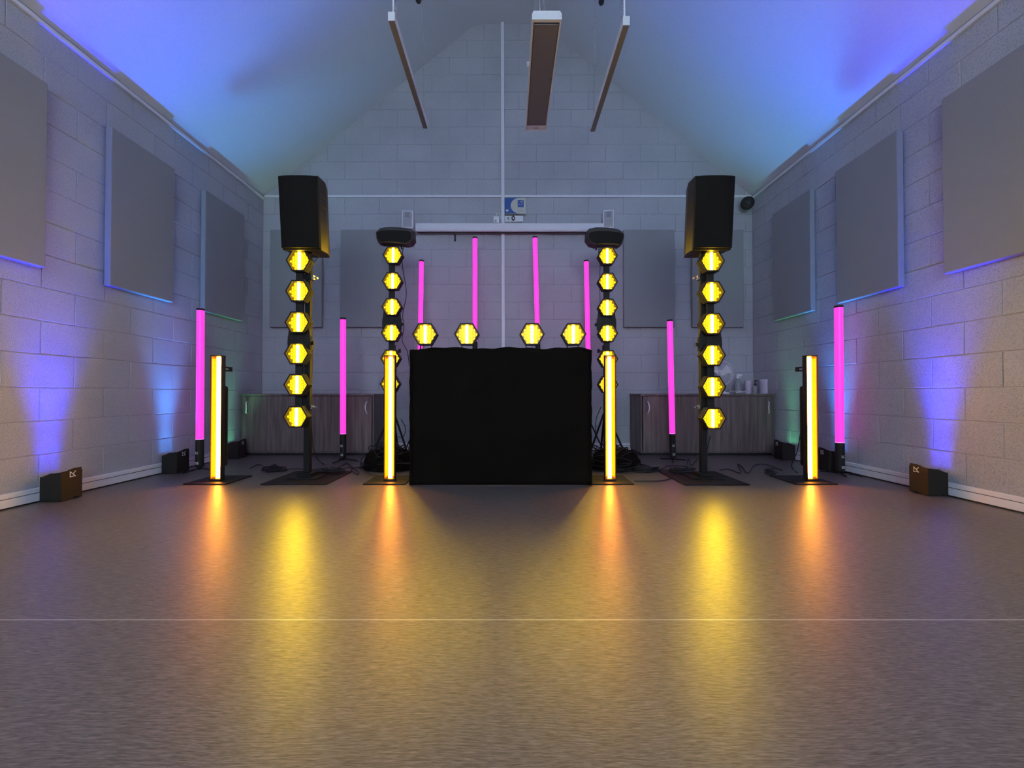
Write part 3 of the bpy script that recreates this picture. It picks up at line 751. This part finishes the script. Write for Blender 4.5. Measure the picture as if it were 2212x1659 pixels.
# ---------------------------------------------------------------- battery uplights against the side walls
def uplight(side, Yc, spec, label):
    """side -1 left wall, +1 right wall; the marked face looks into the room"""
    xw = XL+0.024 if side < 0 else XR-0.024
    wd, dp = 0.142, 0.145
    xc = xw - side*wd/2
    t = thing('battery_uplight', label, 'uplight', (xc, Yc, 0), 'black battery uplights along the side walls')
    s = -side    # room direction
    a, b = -s*wd/2, s*wd/2     # a = wall side, b = room side
    th = 0.006
    def X(u): return a+(b-a)*u
    for y0 in (-dp/2, dp/2-th):
        top = [(X(1), 0.200), (X(0.8), 0.197), (X(0.62), 0.193), (X(0.5), 0.193), (X(0.38), 0.186), (X(0.12), 0.170), (X(0), 0.168)]
        MB().prism([(X(0), 0.006), (X(1), 0.006)]+top, y0, y0+th).build('end_panel', M_BLACKP, t, bevel=0.0015)
    # room-side panel with a carry notch at the foot and the printed mark
    yy0, yy1 = -dp/2+th, dp/2-th
    L = yy1-yy0
    pr = [(yy0, 0.004), (yy0+L*0.36, 0.004), (yy0+L*0.40, 0.016), (yy0+L*0.80, 0.016), (yy0+L*0.84, 0.004), (yy1, 0.004),
          (yy1, 0.216), (yy0+L*0.65, 0.216), (yy0+L*0.45, 0.211), (yy0+L*0.25, 0.203), (yy0, 0.200)]
    MB().prism(pr, b-s*th, b, axis='x').build('marked_panel', M_BLACKP, t, bevel=0.001)
    MB().box(min(a, a+s*th), max(a, a+s*th), yy0, yy1, 0.006, 0.166).build('wall_panel', M_BLACKP, t)
    MB().box(-wd/2+th, wd/2-th, yy0, yy1, 0.02, 0.13).build('lens_tray', M_BLACKP, t)
    for (lx, ly) in ((-0.03, -0.03), (0.03, -0.03), (-0.03, 0.03), (0.03, 0.03)):
        nm = {0.10: 0}.get(0, 0)
        em = mat('uplight_led_%d' % int(spec[0][1]*100), (0.5, 0.5, 0.5), 0.3, emit=spec[0], es=6.0)
        MB().lathe([(0.022, 0.129), (0.022, 0.134), (0.018, 0.136)], lx, ly, 14).build('lens', em, t)
    for fx in (-0.05, 0.05):
        for fy in (-0.05, 0.05): MB().cyl((fx, fy, 0), (fx, fy, 0.02), 0.012, n=10).build('rubber_foot', M_RUB, t)
    g = MB(); xo = b+s*0.0001
    if s > 0: logo(g, (xo, -0.012, 0.158), (0, 1, 0), (0, 0, 1), 0.036, (s, 0, 0))
    else: logo(g, (xo, 0.034, 0.158), (0, -1, 0), (0, 0, 1), 0.036, (s, 0, 0))
    g.build('printed_mark', M_LOGO, t)
    for dy, dx, share, size, tilt in ((-0.03, 0.0, 0.5, 48, -7), (0.03, 0.0, 0.5, 48, -7), (-0.045, 0.054, 0.045, 44, 2), (0, 0.054, 0.03, 44, 2), (0.045, 0.054, 0.045, 44, 2)):
        ld = bpy.data.lights.new('uplight_beam', 'SPOT'); ld.color = spec[0]; ld.energy = spec[1]*share
        ld.spot_size = R(size); ld.spot_blend = 1.0; ld.shadow_soft_size = 0.03
        lo = bpy.data.objects.new('uplight_beam', ld); C.objects.link(lo); lo.parent = t
        lo.location = (dx*side, dy, 0.150); lo.rotation_euler = (pi, R(tilt)*side, 0)
    return t
uplight(-1, 2.93, UP_BLUE, 'black battery uplight on the floor by the left wall, with deep blue beam')
uplight(-1, 3.93, UP_CYAN, 'black battery uplight by the left wall beneath the middle acoustic panel')
uplight(-1, 4.80, UP_GREEN, 'black battery uplight by the left wall beside the left cabinet')
uplight(1, 3.09, UP_BLUE, 'black battery uplight on the floor by the right wall, with deep blue beam')
uplight(1, 4.02, UP_CYAN, 'black battery uplight by the right wall behind the rightmost pink tube')
uplight(1, 4.70, UP_GREEN, 'black battery uplight by the right wall beside the right cabinet')

for sd, nm in ((-1, 'left'), (1, 'right')):
    uplight(sd, 1.95, UP_AMBER, 'amber battery uplight by the %s wall just outside the picture' % nm)
    uplight(sd, -0.3, UP_CYAN, 'cyan battery uplight by the %s wall level with the camera' % nm)
    uplight(sd, -1.5, UP_REAR, 'bright cyan battery uplight by the %s wall behind the camera' % nm)

# ---------------------------------------------------------------- cabinets
def cabinet(x0, x1, label, side):
    Y0, Y1 = 4.99, YB-0.024; zt = 0.733
    t = thing('low_cabinet', label, 'cabinet', ((x0+x1)/2, Y0, 0), 'low wood effect cabinets')
    w2 = (x1-x0)/2; D = Y1-Y0
    MB().box(-w2+0.01, w2-0.01, 0.03, D, 0, 0.03).build('plinth', M_GAP, t)
    c = MB(); c.box(-w2, -w2+0.018, 0.0, D, 0.03, zt-0.025).box(w2-0.018, w2, 0.0, D, 0.03, zt-0.025).box(-w2+0.018, w2-0.018, 0.0, D, 0.03, 0.048).box(-w2+0.018, w2-0.018, D-0.01, D, 0.048, zt-0.025)
    c.build('carcass', M_WOOD, t)
    MB().box(-w2-0.006, w2+0.006, -0.026, D, zt-0.025, zt).build('worktop', M_WOOD, t, bevel=0.002)
    # panelled end seen from the room: upright slats
    for d in (-1, 1):
        dr = MB().box(min(0, d*(w2-0.022))+0.0015, max(0, d*(w2-0.022))-0.0015, -0.018, -0.001, 0.05, zt-0.030).build('door', M_WOOD, t, bevel=0.0015)
        hx = d*(w2-0.075)
        pts = [(hx, -0.018, 0.50), (hx-d*0.004, -0.040, 0.515), (hx-d*0.012, -0.048, 0.555), (hx-d*0.012, -0.048, 0.585), (hx-d*0.004, -0.040, 0.625), (hx, -0.018, 0.640)]
        MB().tube(smooth_path(pts, 5), 0.0065, 8).build('handle', M_SATIN, dr, smooth=True)['label'] = 'curved chrome handle'
    return t
cabinet(-3.17, -1.60, 'low grey wood effect cabinet against the back wall on the left', 1)
cabinet(1.555, 3.132, 'low grey wood effect cabinet on the right with bottles and a fan on top', -1)

# things on the right cabinet
zt = 0.733
M_LILAC = mat('pale_lilac_plastic', (0.55, 0.50, 0.60), 0.5, noise=0.04)
M_CLEAR = mat('clear_plastic', (0.8, 0.8, 0.78), 0.15, trans=0.8, noise=0.02)
fx = at(1556, 800, 5.22).x; fy = 5.22
f = thing('desk_fan', 'white desk fan with round wire guard on the right cabinet', 'fan', (fx, fy, zt))
MB().lathe([(0.105, 0), (0.10, 0.012), (0.05, 0.026), (0.022, 0.05)], n=24).build('base', M_WHITEP, f, smooth=True)
MB().cyl((0.02, 0, 0.04), (0.02, 0, 0.16), 0.022, 0.018).build('stem', M_WHITEP, f, smooth=True)
MB().cyl((0, 0.0, 0.255), (0.0, 0.10, 0.255), 0.042, 0.034).build('motor', M_WHITEP, f, smooth=True)
g = MB(); cz = 0.255; rg = 0.155
for yy, rr_ in ((-0.055, 0.06), (-0.05, 0.11), (-0.02, rg), (0.02, rg), (0.045, 0.10)):
    g.tube([(rr_*math.cos(2*pi*k/30), yy, cz+rr_*math.sin(2*pi*k/30)) for k in range(30)], 0.0028 if rr_ == rg else 0.0013, 5, closed=True)
for k in range(36):
    a = 2*pi*k/36; c_, s_ = math.cos(a), math.sin(a)
    g.tube([(0.02*c_, -0.06, cz+0.02*s_), (0.11*c_, -0.05, cz+0.11*s_), (rg*c_, -0.02, cz+rg*s_), (rg*c_, 0.02, cz+rg*s_), (0.09*c_, 0.05, cz+0.09*s_)], 0.0010, 4)
g.cyl((0, -0.066, cz), (0, -0.055, cz), 0.035)
g.build('wire_guard', M_WHITEP, f)
for k in range(3):
    bl = MB(); a0 = 2*pi*k/3
    ring = []
    for j in range(8):
        a = a0+0.9*j/7; ring.append((0.13*math.cos(a), -0.012+0.02*j/7, cz+0.13*math.sin(a)))
    vs = [(0.02*math.cos(a0), -0.01, cz+0.02*math.sin(a0)), (0.02*math.cos(a0+0.9), 0.01, cz+0.02*math.sin(a0+0.9))]+ring[::-1]
    bl.add(vs, [tuple(range(len(vs)))])
    bo = bl.build('blade', M_WHITEP, f); sm = bo.modifiers.new('s', 'SOLIDIFY'); sm.thickness = 0.003
def at_top(px, Y=5.2): return (at(px, 845, Y).x, Y, zt)
s = thing('spray_bottle', 'clear trigger spray bottle on the right cabinet beside the fan', 'bottle', at_top(1594, 5.24))
MB().lathe([(0.030, 0), (0.032, 0.02), (0.032, 0.11), (0.022, 0.15), (0.013, 0.17), (0.013, 0.19)], n=18).build('bottle_body', M_CLEAR, s, smooth=True)
MB().box(-0.018, 0.042, -0.011, 0.011, 0.215, 0.240).box(-0.014, 0.012, -0.012, 0.012, 0.19, 0.215).box(0.026, 0.034, -0.006, 0.006, 0.19, 0.216).box(0.042, 0.052, -0.006, 0.006, 0.226, 0.238).build('trigger_head', M_WHITEP, s, bevel=0.002)
q = thing('small_canister', 'smaller pale lilac canister on the right cabinet', 'canister', at_top(1616.5, 5.24))
MB().lathe([(0.040, 0), (0.042, 0.004), (0.042, 0.148)], n=22).build('body', M_LILAC, q, smooth=True)
MB().lathe([(0.0435, 0.148), (0.0435, 0.160), (0.040, 0.163)], n=22).build('lid', M_LILAC, q, smooth=True)
q = thing('pump_bottle', 'small clear pump bottle with black pump between the two canisters', 'bottle', at_top(1631.5, 5.15))
MB().lathe([(0.022, 0), (0.024, 0.01), (0.024, 0.085), (0.016, 0.10)], n=16).build('bottle_body', M_CLEAR, q, smooth=True)
MB().lathe([(0.017, 0.10), (0.017, 0.122)], n=14).cyl((0, 0, 0.12), (0, 0, 0.155), 0.005, n=8).box(-0.010, 0.030, -0.008, 0.008, 0.152, 0.163).build('pump', M_BLACKP, q)
q = thing('large_canister', 'larger pale lilac canister at the right end of the cabinet top', 'canister', at_top(1653.5, 5.22))
MB().lathe([(0.066, 0), (0.069, 0.005), (0.069, 0.152)], n=26).build('body', M_LILAC, q, smooth=True)
MB().lathe([(0.071, 0.152), (0.071, 0.172), (0.064, 0.178)], n=26).build('lid', M_LILAC, q, smooth=True)
pts = [at(x, y, Y) for x, y, Y in ((1575, 839, 5.15), (1592, 840, 5.1), (1606, 844, 5.08), (1617, 845, 5.06), (1600, 848.5, 5.04), (1590, 848, 5.06), (1600, 846, 5.09), (1615, 843, 5.1), (1580, 838, 5.2))]
pts = [Vector((p.x, p.y, max(zt+0.004, min(p.z, zt+0.03)))) for p in pts]
cbl = MB().tube(smooth_path(pts, 6), 0.003, 6).build('power_cable', M_WHITEP, smooth=True); tag(cbl, 'coiled white power cable on the right cabinet in front of the bottles', 'cable')

# ---------------------------------------------------------------- projector screen, wall boxes, wall speakers
sx0, sx1 = at(897.5, 490, 5.33).x, at(1305, 490, 5.33).x
z0s, z1s = at(1100, 499, 5.33).z, at(1100, 481.5, 5.33).z
t = thing('projector_screen', 'long white projector screen case mounted across the back wall', 'projector screen', ((sx0+sx1)/2, 5.33, z0s))
w2 = (sx1-sx0)/2; hh = z1s-z0s
MB().prism([(0.0, 0.022), (0.0, hh-0.004), (0.01, hh), (0.088, hh), (0.088, 0.0), (0.012, 0.0)], -w2, w2, axis='x').build('screen_case', M_TRIM, t, bevel=0.002)
for s_ in (-1, 1): MB().box(s_*w2-0.008, s_*w2+0.008, 0.008, 0.088, -0.004, hh+0.003).build('end_cap', M_GREYP, t, bevel=0.002)
MB().box(-w2+0.02, w2-0.02, 0.03, 0.055, -0.010, 0.0).build('bottom_bar', M_BLACKP, t)
hx = at(982, 508, 5.33).x-(sx0+sx1)/2
MB().cyl((hx, 0.045, -0.01), (hx, 0.045, -0.03), 0.002, n=6).box(hx-0.010, hx+0.010, 0.035, 0.055, -0.112, -0.03).build('pull_handle', M_RUB, t)
def wall_box(p0, p1, d, name, label, cat, m):
    a = at(*p0, YB-d); b = at(*p1, YB-d)
    t = thing(name, label, cat, ((a.x+b.x)/2, YB-d, b.z)); w2 = (b.x-a.x)/2; h = a.z-b.z
    MB().box(-w2, w2, 0, d, 0, h).build('case', m, t, bevel=0.003)
    return t, w2, h
M_BLUE = mat('blue_print', (0.03, 0.10, 0.32), 0.4, noise=0.05); M_CREAM = mat('cream_print', (0.52, 0.53, 0.45), 0.4, noise=0.03)
t, w2, h = wall_box((1089.5, 427), (1136, 461.5), 0.07, 'hearing_loop_box', 'blue and cream hearing loop amplifier box on the back wall', 'amplifier', M_CREAM)
bl = [(-w2+0.002, 0.002)]
for k in range(15):
    a = -pi/2+pi*k/14; bl.append((w2*0.40-w2*0.82*math.cos(a), h/2+(h/2-0.003)*math.sin(a)))
bl.append((-w2+0.002, h-0.003))
MB().prism(bl, -0.0015, 0.0).build('blue_panel', M_BLUE, t)
MB().box(w2*0.24, w2*0.80, -0.003, 0.0, h*0.40, h*0.85).build('ear_sign', M_BLUE, t)
e = MB(); ex, ez = w2*0.54, h*0.68
e.tube([(ex+0.016*math.cos(a), -0.0035, ez+0.018*math.sin(a)) for a in [R(170-22*k) for k in range(9)]]+[(ex+0.006, -0.0035, ez-0.025), (ex-0.002, -0.0035, ez-0.036)], 0.0022, 4)
e.tube([(ex+0.007*math.cos(a), -0.0035, ez+0.008*math.sin(a)) for a in [R(180-30*k) for k in range(7)]], 0.0018, 4)
e.tube([(ex-0.030, -0.0035, ez-0.032), (ex-0.016, -0.0035, ez-0.016)], 0.0035, 4); e.tube([(ex+0.018, -0.0035, ez+0.016), (ex+0.026, -0.0035, ez+0.026)], 0.003, 4)
e.build('ear_symbol', M_LOGO, t)
tx = MB()
for k in range(7): tx.box(w2*0.34+k*0.0085, w2*0.34+k*0.0085+0.006, -0.0015, 0.0, h*0.18, h*0.18+0.007)
for k in range(9): tx.box(w2*0.22+k*0.0085, w2*0.22+k*0.0085+0.006, -0.0015, 0.0, h*0.125, h*0.125+0.004)
tx.build('small_print', M_GREYP, t)
MB().box(-w2*0.86, -w2*0.62, -0.003, -0.0015, h*0.14, h*0.25).build('badge', M_LOGO, t)
t, w2, h = wall_box((1066, 467.2), (1078, 481.2), 0.04, 'switch_box', 'small white switched box on the back wall left of the conduit', 'switch box', M_WHITEP)
MB().box(-w2*0.55, w2*0.1, -0.003, 0, h*0.12, h*0.42).build('rocker_switch', M_GREYP, t)
t, w2, h = wall_box((1091, 466), (1104, 478.5), 0.035, 'single_switch', 'white switch plate under the hearing loop box beside the conduit', 'switch', M_WHITEP)
MB().box(-w2*0.3, w2*0.4, -0.003, 0, h*0.25, h*0.8).build('rocker_switch', M_GREYP, t)
t, w2, h = wall_box((1104.5, 465.5), (1130, 478.5), 0.035, 'double_socket', 'white double socket with a black plug under the hearing loop box', 'socket', M_WHITEP)
MB().cyl((-w2*0.65, -0.035, h*0.4), (-w2*0.65, 0, h*0.4), 0.024, 0.02, n=12).cyl((-w2*0.65, -0.030, h*0.6), (-w2*0.65, -0.012, h*0.95), 0.010, 0.007, n=8).build('black_plug', M_RUB, t)['label'] = 'black plug'
MB().cyl((-w2*0.65, -0.037, h*0.36), (-w2*0.65, -0.034, h*0.36), 0.012, n=12).build('plug_label', M_LOGO, t)
MB().box(w2*0.1, w2*0.9, -0.002, 0, h*0.1, h*0.9).build('blank_socket', M_WHITEP, t)
wc = MB().tube(smooth_path([at(x, y, YB-0.02) for x, y in ((1073, 467), (1074, 461), (1080, 464), (1082, 472), (1085, 478), (1092, 480), (1098, 479), (1105, 481))], 6), 0.004).build('white_cable', M_WHITEP, smooth=True)
tag(wc, 'thin white cable looping past the conduit above the projector screen', 'cable')
for (p0, p1, lb, rz) in (((866.5, 454), (891, 492), 'white wall speaker above the left effect light', 0), ((1306, 453), (1329.5, 492), 'white wall speaker above the right effect light', 0)):
    a = at(*p0, YB-0.14); b = at(*p1, YB-0.14)
    t = thing('wall_speaker', lb, 'wall speaker', ((a.x+b.x)/2, YB-0.02, b.z), 'white wall speakers')
    w2 = (b.x-a.x)/2; h = a.z-b.z
    t.rotation_euler.z = R(-9 if a.x > 0 else 3)
    MB().box(-w2, w2, -0.12, 0.0, 0, h).build('case', M_WHITEP, t, bevel=0.012)
    MB().box(-w2*0.78, w2*0.78, -0.124, -0.118, 0.012, h-0.014).build('grille', M_GREYP, t, bevel=0.002)
    MB().box(-w2*0.40, w2*0.42, -0.127, -0.123, h*0.60, h*0.86).build('tweeter_plate', mat('mid_grey', (0.25, 0.26, 0.27), 0.6, noise=0.05), t)
    MB().box(-0.02, 0.02, 0, 0.03, h*0.4, h*0.6).build('bracket', M_GREYP, t)
p = at(1615, 438, 5.30)
t = thing('round_siren', 'round black wall sounder in the top right corner of the back wall', 'sounder', (p.x, 5.30, p.z)); t.rotation_euler = (0, R(8), R(-18))
def disc(prof): 
    m_ = MB(); m_.lathe([(r_, -y_) for r_, y_ in prof], n=24); m_.v = [(x, -z, y) for x, y, z in m_.v]; return m_
disc([(0.078, 0.03), (0.080, 0.0), (0.074, -0.022), (0.055, -0.034)]).build('body', M_BLACKP, t, smooth=True)
disc([(0.046, -0.034), (0.040, -0.044), (0.02, -0.048)]).build('dome', mat('smoked_dome', (0.03, 0.03, 0.025), 0.1, noise=0.05), t, smooth=True)
disc([(0.02, 0.14), (0.02, 0.03)]).build('arm', M_GREYP, t)

# ---------------------------------------------------------------- hanging ceiling lights
def chain(parent, p0, p1, name='chain', m=M_STEEL, ln=0.030):
    """oval links, each a quarter turn from the last"""
    p0 = Vector(p0); p1 = Vector(p1); d = p1-p0; L = d.length; k = int(L/(ln*0.78)); d.normalize(); a = d.orthogonal().normalized(); b = d.cross(a)
    mb = MB()
    for i in range(k):
        c = p0+d*(i+0.5)*L/k; s_ = a if i % 2 else b
        ring = [c+d*math.cos(q)*ln*0.5+s_*math.sin(q)*ln*0.26 for q in [2*pi*j/8 for j in range(8)]]
        mb.tube(ring, 0.0021, 4, closed=True)
    return mb.build(name, m, parent)
zB = 0.735+2.53
t = thing('ceiling_light', 'wide hanging strip light with prismatic diffuser, the middle one of three', 'ceiling light', (0.255, 2.82, zB), 'hanging strip lights')
MB().prism([(-0.100, 0.0), (0.100, 0.0), (0.100, 0.035), (0.088, 0.055), (-0.088, 0.055), (-0.100, 0.035)], 0.0, 1.20).build('body', M_WHITEP, t, bevel=0.002)
for y_ in (-0.006, 1.20): MB().prism([(-0.101, -0.002), (0.101, -0.002), (0.101, 0.036), (0.089, 0.057), (-0.089, 0.057), (-0.101, 0.036)], y_, y_+0.006).build('end_cap', M_TRIM, t)
MB().box(-0.083, 0.083, 0.03, 1.11, -0.006, 0.0).build('diffuser', M_DIFF, t, bevel=0.002)
gr = MB(); gr.box(-0.088, -0.084, 0.025, 1.115, -0.003, 0.0).box(0.084, 0.088, 0.025, 1.115, -0.003, 0.0).box(-0.088, 0.088, 0.02, 0.027, -0.003, 0.0).box(-0.088, 0.088, 1.112, 1.118, -0.003, 0.0)
gr.build('seal', M_GAP, t)
MB().box(-0.03, 0.03, 1.155, 1.165, -0.003, 0.0).build('latch', M_GREYP, t)
MB().cyl((-0.10, 0.42, 0.03), (-0.118, 0.42, 0.03), 0.016, n=10).build('side_button', M_WHITEP, t)
chain(t, (-0.02, 0.03, 0.057), (-0.02, 0.03, APEX-zB))
chain(t, (-0.02, 1.15, 0.057), (-0.02, 1.15, APEX-zB))
MB().tube([(-0.045, 0.02, 0.05), (-0.05, 0.04, 0.5), (-0.055, 0.04, APEX-zB)], 0.004).build('flex', M_GREYP, t)
for (X, dz, side, lb) in ((-0.80, 0.0, 1, 'slim hanging strip light on the left of the three'), (0.795, -0.03, -1, 'slim hanging strip light on the right of the three')):
    t = thing('ceiling_light', lb, 'ceiling light', (X, 2.83, zB+dz), 'hanging strip lights')
    MB().box(-0.022, 0.022, 0.0, 1.16, 0.004, 0.060).build('body', M_WHITEP, t, bevel=0.001)
    MB().box(-0.020, 0.020, 0.004, 1.156, -0.002, 0.004).build('diffuser', M_DIFF, t)
    MB().box(-0.023, 0.023, -0.005, 0.0, 0.0, 0.061).build('end_cap', M_TRIM, t)
    MB().box(-0.023, 0.023, 1.16, 1.165, 0.0, 0.061).build('end_cap', M_TRIM, t)
    zc_ = ceil_z(X)-zB-dz-0.01
    chain(t, (side*0.022, 0.03, 0.06), (side*0.022, 0.03, zc_))
    chain(t, (side*0.0, 1.10, 0.06), (0.0, 0.92, zc_), m=M_GREYP)
    MB().tube(smooth_path([(side*0.012, 0.0, 0.05), (side*0.006, 0.02, 0.25), (0.0, 0.03, 0.7), (0.0, 0.04, zc_)], 5), 0.006).build('flex', M_WHITEP, t)
    kx = at(904 if X < 0 else 1299, 0 if X < 0 else 4, 3.77); 
    kn = MB(); o = Vector((X, 2.83, zB+dz)); c = kx-o
    for k in range(5):
        a = k*0.6; r_ = 0.022
        kn.tube([c+Vector((r_*math.cos(q)*math.cos(a), r_*math.cos(q)*math.sin(a), r_*math.sin(q)*1.2)) for q in [2*pi*j/10 for j in range(10)]], 0.005, 5, closed=True)
    kn.build('cable_knot', M_RUB, t)

# ---------------------------------------------------------------- cables
def cable(pts, r, label, name='cable', sub=7, m=M_RUB, cat='cable', group=None):
    """pts: (px, py, height) laid on the floor plane or raised"""
    out = []
    for q in pts:
        if len(q) == 2 or q[2] is None:
            px, py = q[0], q[1]
            Y = 4.0
            for _ in range(12):
                z = at(px, py, Y).z; Y *= (H-r)/(H-z) if H-z > 0.01 else 1
            out.append(Vector((at(px, py, Y).x, Y, r+random.uniform(0, 0.004))))
        else: out.append(at(q[0], q[1], q[2]))
    o = MB().tube(smooth_path(out, sub), r, 6).build(name, m, smooth=True)
    tag(o, label, cat, group); return o
cable([(540, 1012), (560, 1004), (585, 1014), (640, 1013), (672, 1014), (700, 1012)], 0.004, 'thin black cable from the left coil to the left loudspeaker stand')
cable([(671, 640, 3.70), (675, 760, 3.71), (673, 880, 3.72), (675, 950, 3.74), (682, 985, 3.80), (700, 1003), (722, 1011), (745, 1012), (760, 1008)], 0.004, 'black cable hanging down the left loudspeaker pole and bending across the floor')
cable([(745, 991), (765, 993), (782, 1002), (792, 1016), (800, 1026), (812, 1026)], 0.003, 'thin cable curving over the floor left of the left inner light bar')
cable([(700, 1016), (730, 1010), (750, 1002), (762, 1012), (775, 1022), (770, 1024), (758, 1014), (775, 1010), (800, 1012)], 0.004, 'tangled black cable at the foot of the left cabinet tube lamp')
cable([(1555, 1016), (1575, 1014), (1600, 1022), (1594, 1003), (1604, 1010), (1616, 1023), (1630, 1006), (1655, 1004), (1690, 1016), (1672, 1012), (1655, 1013), (1668, 1026)], 0.0045, 'zigzag black cable between the right stand and the farthest right light bar')
cable([(1535, 940, 3.66), (1528, 970, 3.68), (1527, 990, 3.75), (1525, 1010, 3.85)], 0.004, 'thin black cable hanging behind the right loudspeaker pole')
cable([(1730, 930, 3.62), (1722, 975, 3.64), (1711, 1000, 3.72), (1712, 1013), (1722, 1022)], 0.004, 'black cable dropping behind the farthest right light bar')
cable([(1370, 1040), (1405, 1040), (1430, 1039), (1452, 1033), (1462, 1025), (1475, 1019)], 0.005, 'black cable in front of the right cable heap running to the stand')
cable([(1360, 1000), (1395, 1005), (1420, 1017), (1445, 1007), (1480, 1008), (1490, 1014), (1460, 1018), (1440, 1016), (1400, 1018)], 0.0045, 'looping black cable between the right heap and the right stand')
cable([(1482, 1012), (1487, 990), (1492, 1005), (1500, 1000), (1507, 990)], 0.004, 'short raised kink of black cable left of the right pole')
cable([(872.5, 526, 4.42), (868.7, 568, 4.42), (877.6, 631, 4.42), (870, 679, 4.42), (872.5, 707, 4.42), (868.7, 735, 4.42), (880, 760, 4.40), (884, 790, 4.38)], 0.004, 'thin black cable hanging from the left effect light')
cable([(866, 905, 4.45), (876, 925, 4.45), (871, 943, 4.45), (860, 944, 4.45)], 0.004, 'small loop of cable behind the light bar left of the booth')
cable([(1299, 878, 4.45), (1288, 905, 4.45), (1286, 940, 4.45), (1282, 958, 4.45), (1286, 972, 4.46)], 0.004, 'thin black cable hanging right of the booth')
cable([(1297, 560, 4.47), (1295.5, 600, 4.47), (1296, 640, 4.47), (1298, 690, 4.47)], 0.003, 'thin black cable hanging from the right effect light')
cable([(672, 600, 3.68), (676, 575, 3.66), (690, 552, 3.72)], 0.0025, 'short thin cable below the left loudspeaker')
cable([(1835, 1024), (1850, 1027), (1862, 1030)], 0.004, 'short black cable by the right skirting')

def heap(cx, cy, rx, ry, hgt, n, label, r=0.0048, bag=False, zb=0.0):
    t = thing('cable_heap', label, 'cable heap', (cx, cy, zb))
    mb = MB()
    for k in range(n):
        f = k/n; h0 = hgt*f
        a0 = random.uniform(0, 6.28); sx = rx*(1-0.45*f)*random.uniform(0.55, 1.0); sy = ry*(1-0.45*f)*random.uniform(0.55, 1.0)
        ox, oy = random.uniform(-0.2, 0.2)*rx, random.uniform(-0.2, 0.2)*ry
        pts = []
        for j in range(12):
            a = a0+2*pi*j/12; m = random.uniform(0.85, 1.1)
            pts.append((ox+sx*math.cos(a)*m, oy+sy*math.sin(a)*m, r+h0*(0.75+0.25*math.cos(a*2+k))+random.uniform(0, 0.008)))
        mb.tube(smooth_path(pts, 3, closed=True), r, 5, closed=True)
    o = mb.build('coiled_cable', M_RUB, t, smooth=True); o['kind'] = 'stuff'
    if bag:
        b = MB(); N = 26; prof = [(1.0, 0.0), (1.02, 0.15), (0.95, 0.45), (0.78, 0.75), (0.45, 0.93), (0.12, 0.97)]
        vs = []
        for q, zz in prof:
            for i in range(N):
                a = 2*pi*i/N; w_ = 1+0.06*math.sin(3*a+zz*4)+0.05*math.sin(7*a+zz*9)
                vs.append((rx*0.86*q*w_*math.cos(a), ry*0.8*q*w_*math.sin(a), max(0.0, hgt*0.8*zz*(1+0.12*math.sin(5*a+2*zz)))))
        b.add(vs, [(j*N+i, j*N+(i+1) % N, (j+1)*N+(i+1) % N, (j+1)*N+i) for j in range(len(prof)-1) for i in range(N)]+[tuple(range(len(vs)-1, len(vs)-N-1, -1)), tuple(range(N))])
        b.build('cloth_bag', M_CLOTH, t, smooth=True)
    return t
heap(-1.17, 4.12, 0.30, 0.22, 0.25, 30, 'dark heap of cables and bag left of the booth behind the light bar', bag=True)
heap(1.02, 4.12, 0.29, 0.22, 0.24, 30, 'dark heap of cables and bag right of the booth behind the light bar', bag=True)
heap(-2.22, 3.99, 0.13, 0.08, 0.05, 10, 'black coil of cable on the floor between the leftmost light bar and the left stand')
heap(-1.62, 3.84, 0.18, 0.06, 0.03, 8, 'flat coils of cable on the back of the left stand plate', zb=0.022)
heap(1.60, 3.86, 0.17, 0.07, 0.03, 8, 'flat coils of cable behind the pole on the right stand plate', zb=0.022)
heap(1.27, 4.0, 0.20, 0.10, 0.04, 9, 'flat spread of black cable between the right heap and the right stand')
heap(2.36, 3.82, 0.06, 0.05, 0.05, 6, 'small knot of plugs and cable behind the farthest right light bar')

# cool fill added behind the camera: window-shaped frame, glowing panes, area lamp
fill_frame = struct(MB().box(-1.55, -1.50, YF, YF+0.05, 1.55, 3.05).box(1.50, 1.55, YF, YF+0.05, 1.55, 3.05).box(-1.5, 1.5, YF, YF+0.05, 1.55, 1.60).box(-1.5, 1.5, YF, YF+0.05, 3.0, 3.05).box(-0.02, 0.02, YF, YF+0.04, 1.6, 3.0).build('added_fill_frame', M_TRIM))
for x0 in (-1.5, 0.02):
    MB().box(x0, x0+1.48, YF+0.005, YF+0.012, 1.6, 3.0).build('added_fill_pane', mat('fill_pane_glow', (0.1, 0.12, 0.15), 0.1, emit=(0.45, 0.78, 1.0), es=0.5, noise=0.02), fill_frame)
ld = bpy.data.lights.new('added_fill_light', 'AREA'); ld.shape = 'RECTANGLE'; ld.size = 3.0; ld.size_y = 1.4; ld.energy = ROOM_FILL; ld.color = (0.82, 0.92, 1.0)  # unseen area lamp, added to lift surfaces facing the camera
lo = bpy.data.objects.new('added_fill_light', ld); C.objects.link(lo); lo.location = (0, YF+0.08, 2.3); lo.rotation_euler = (R(90), 0, pi)
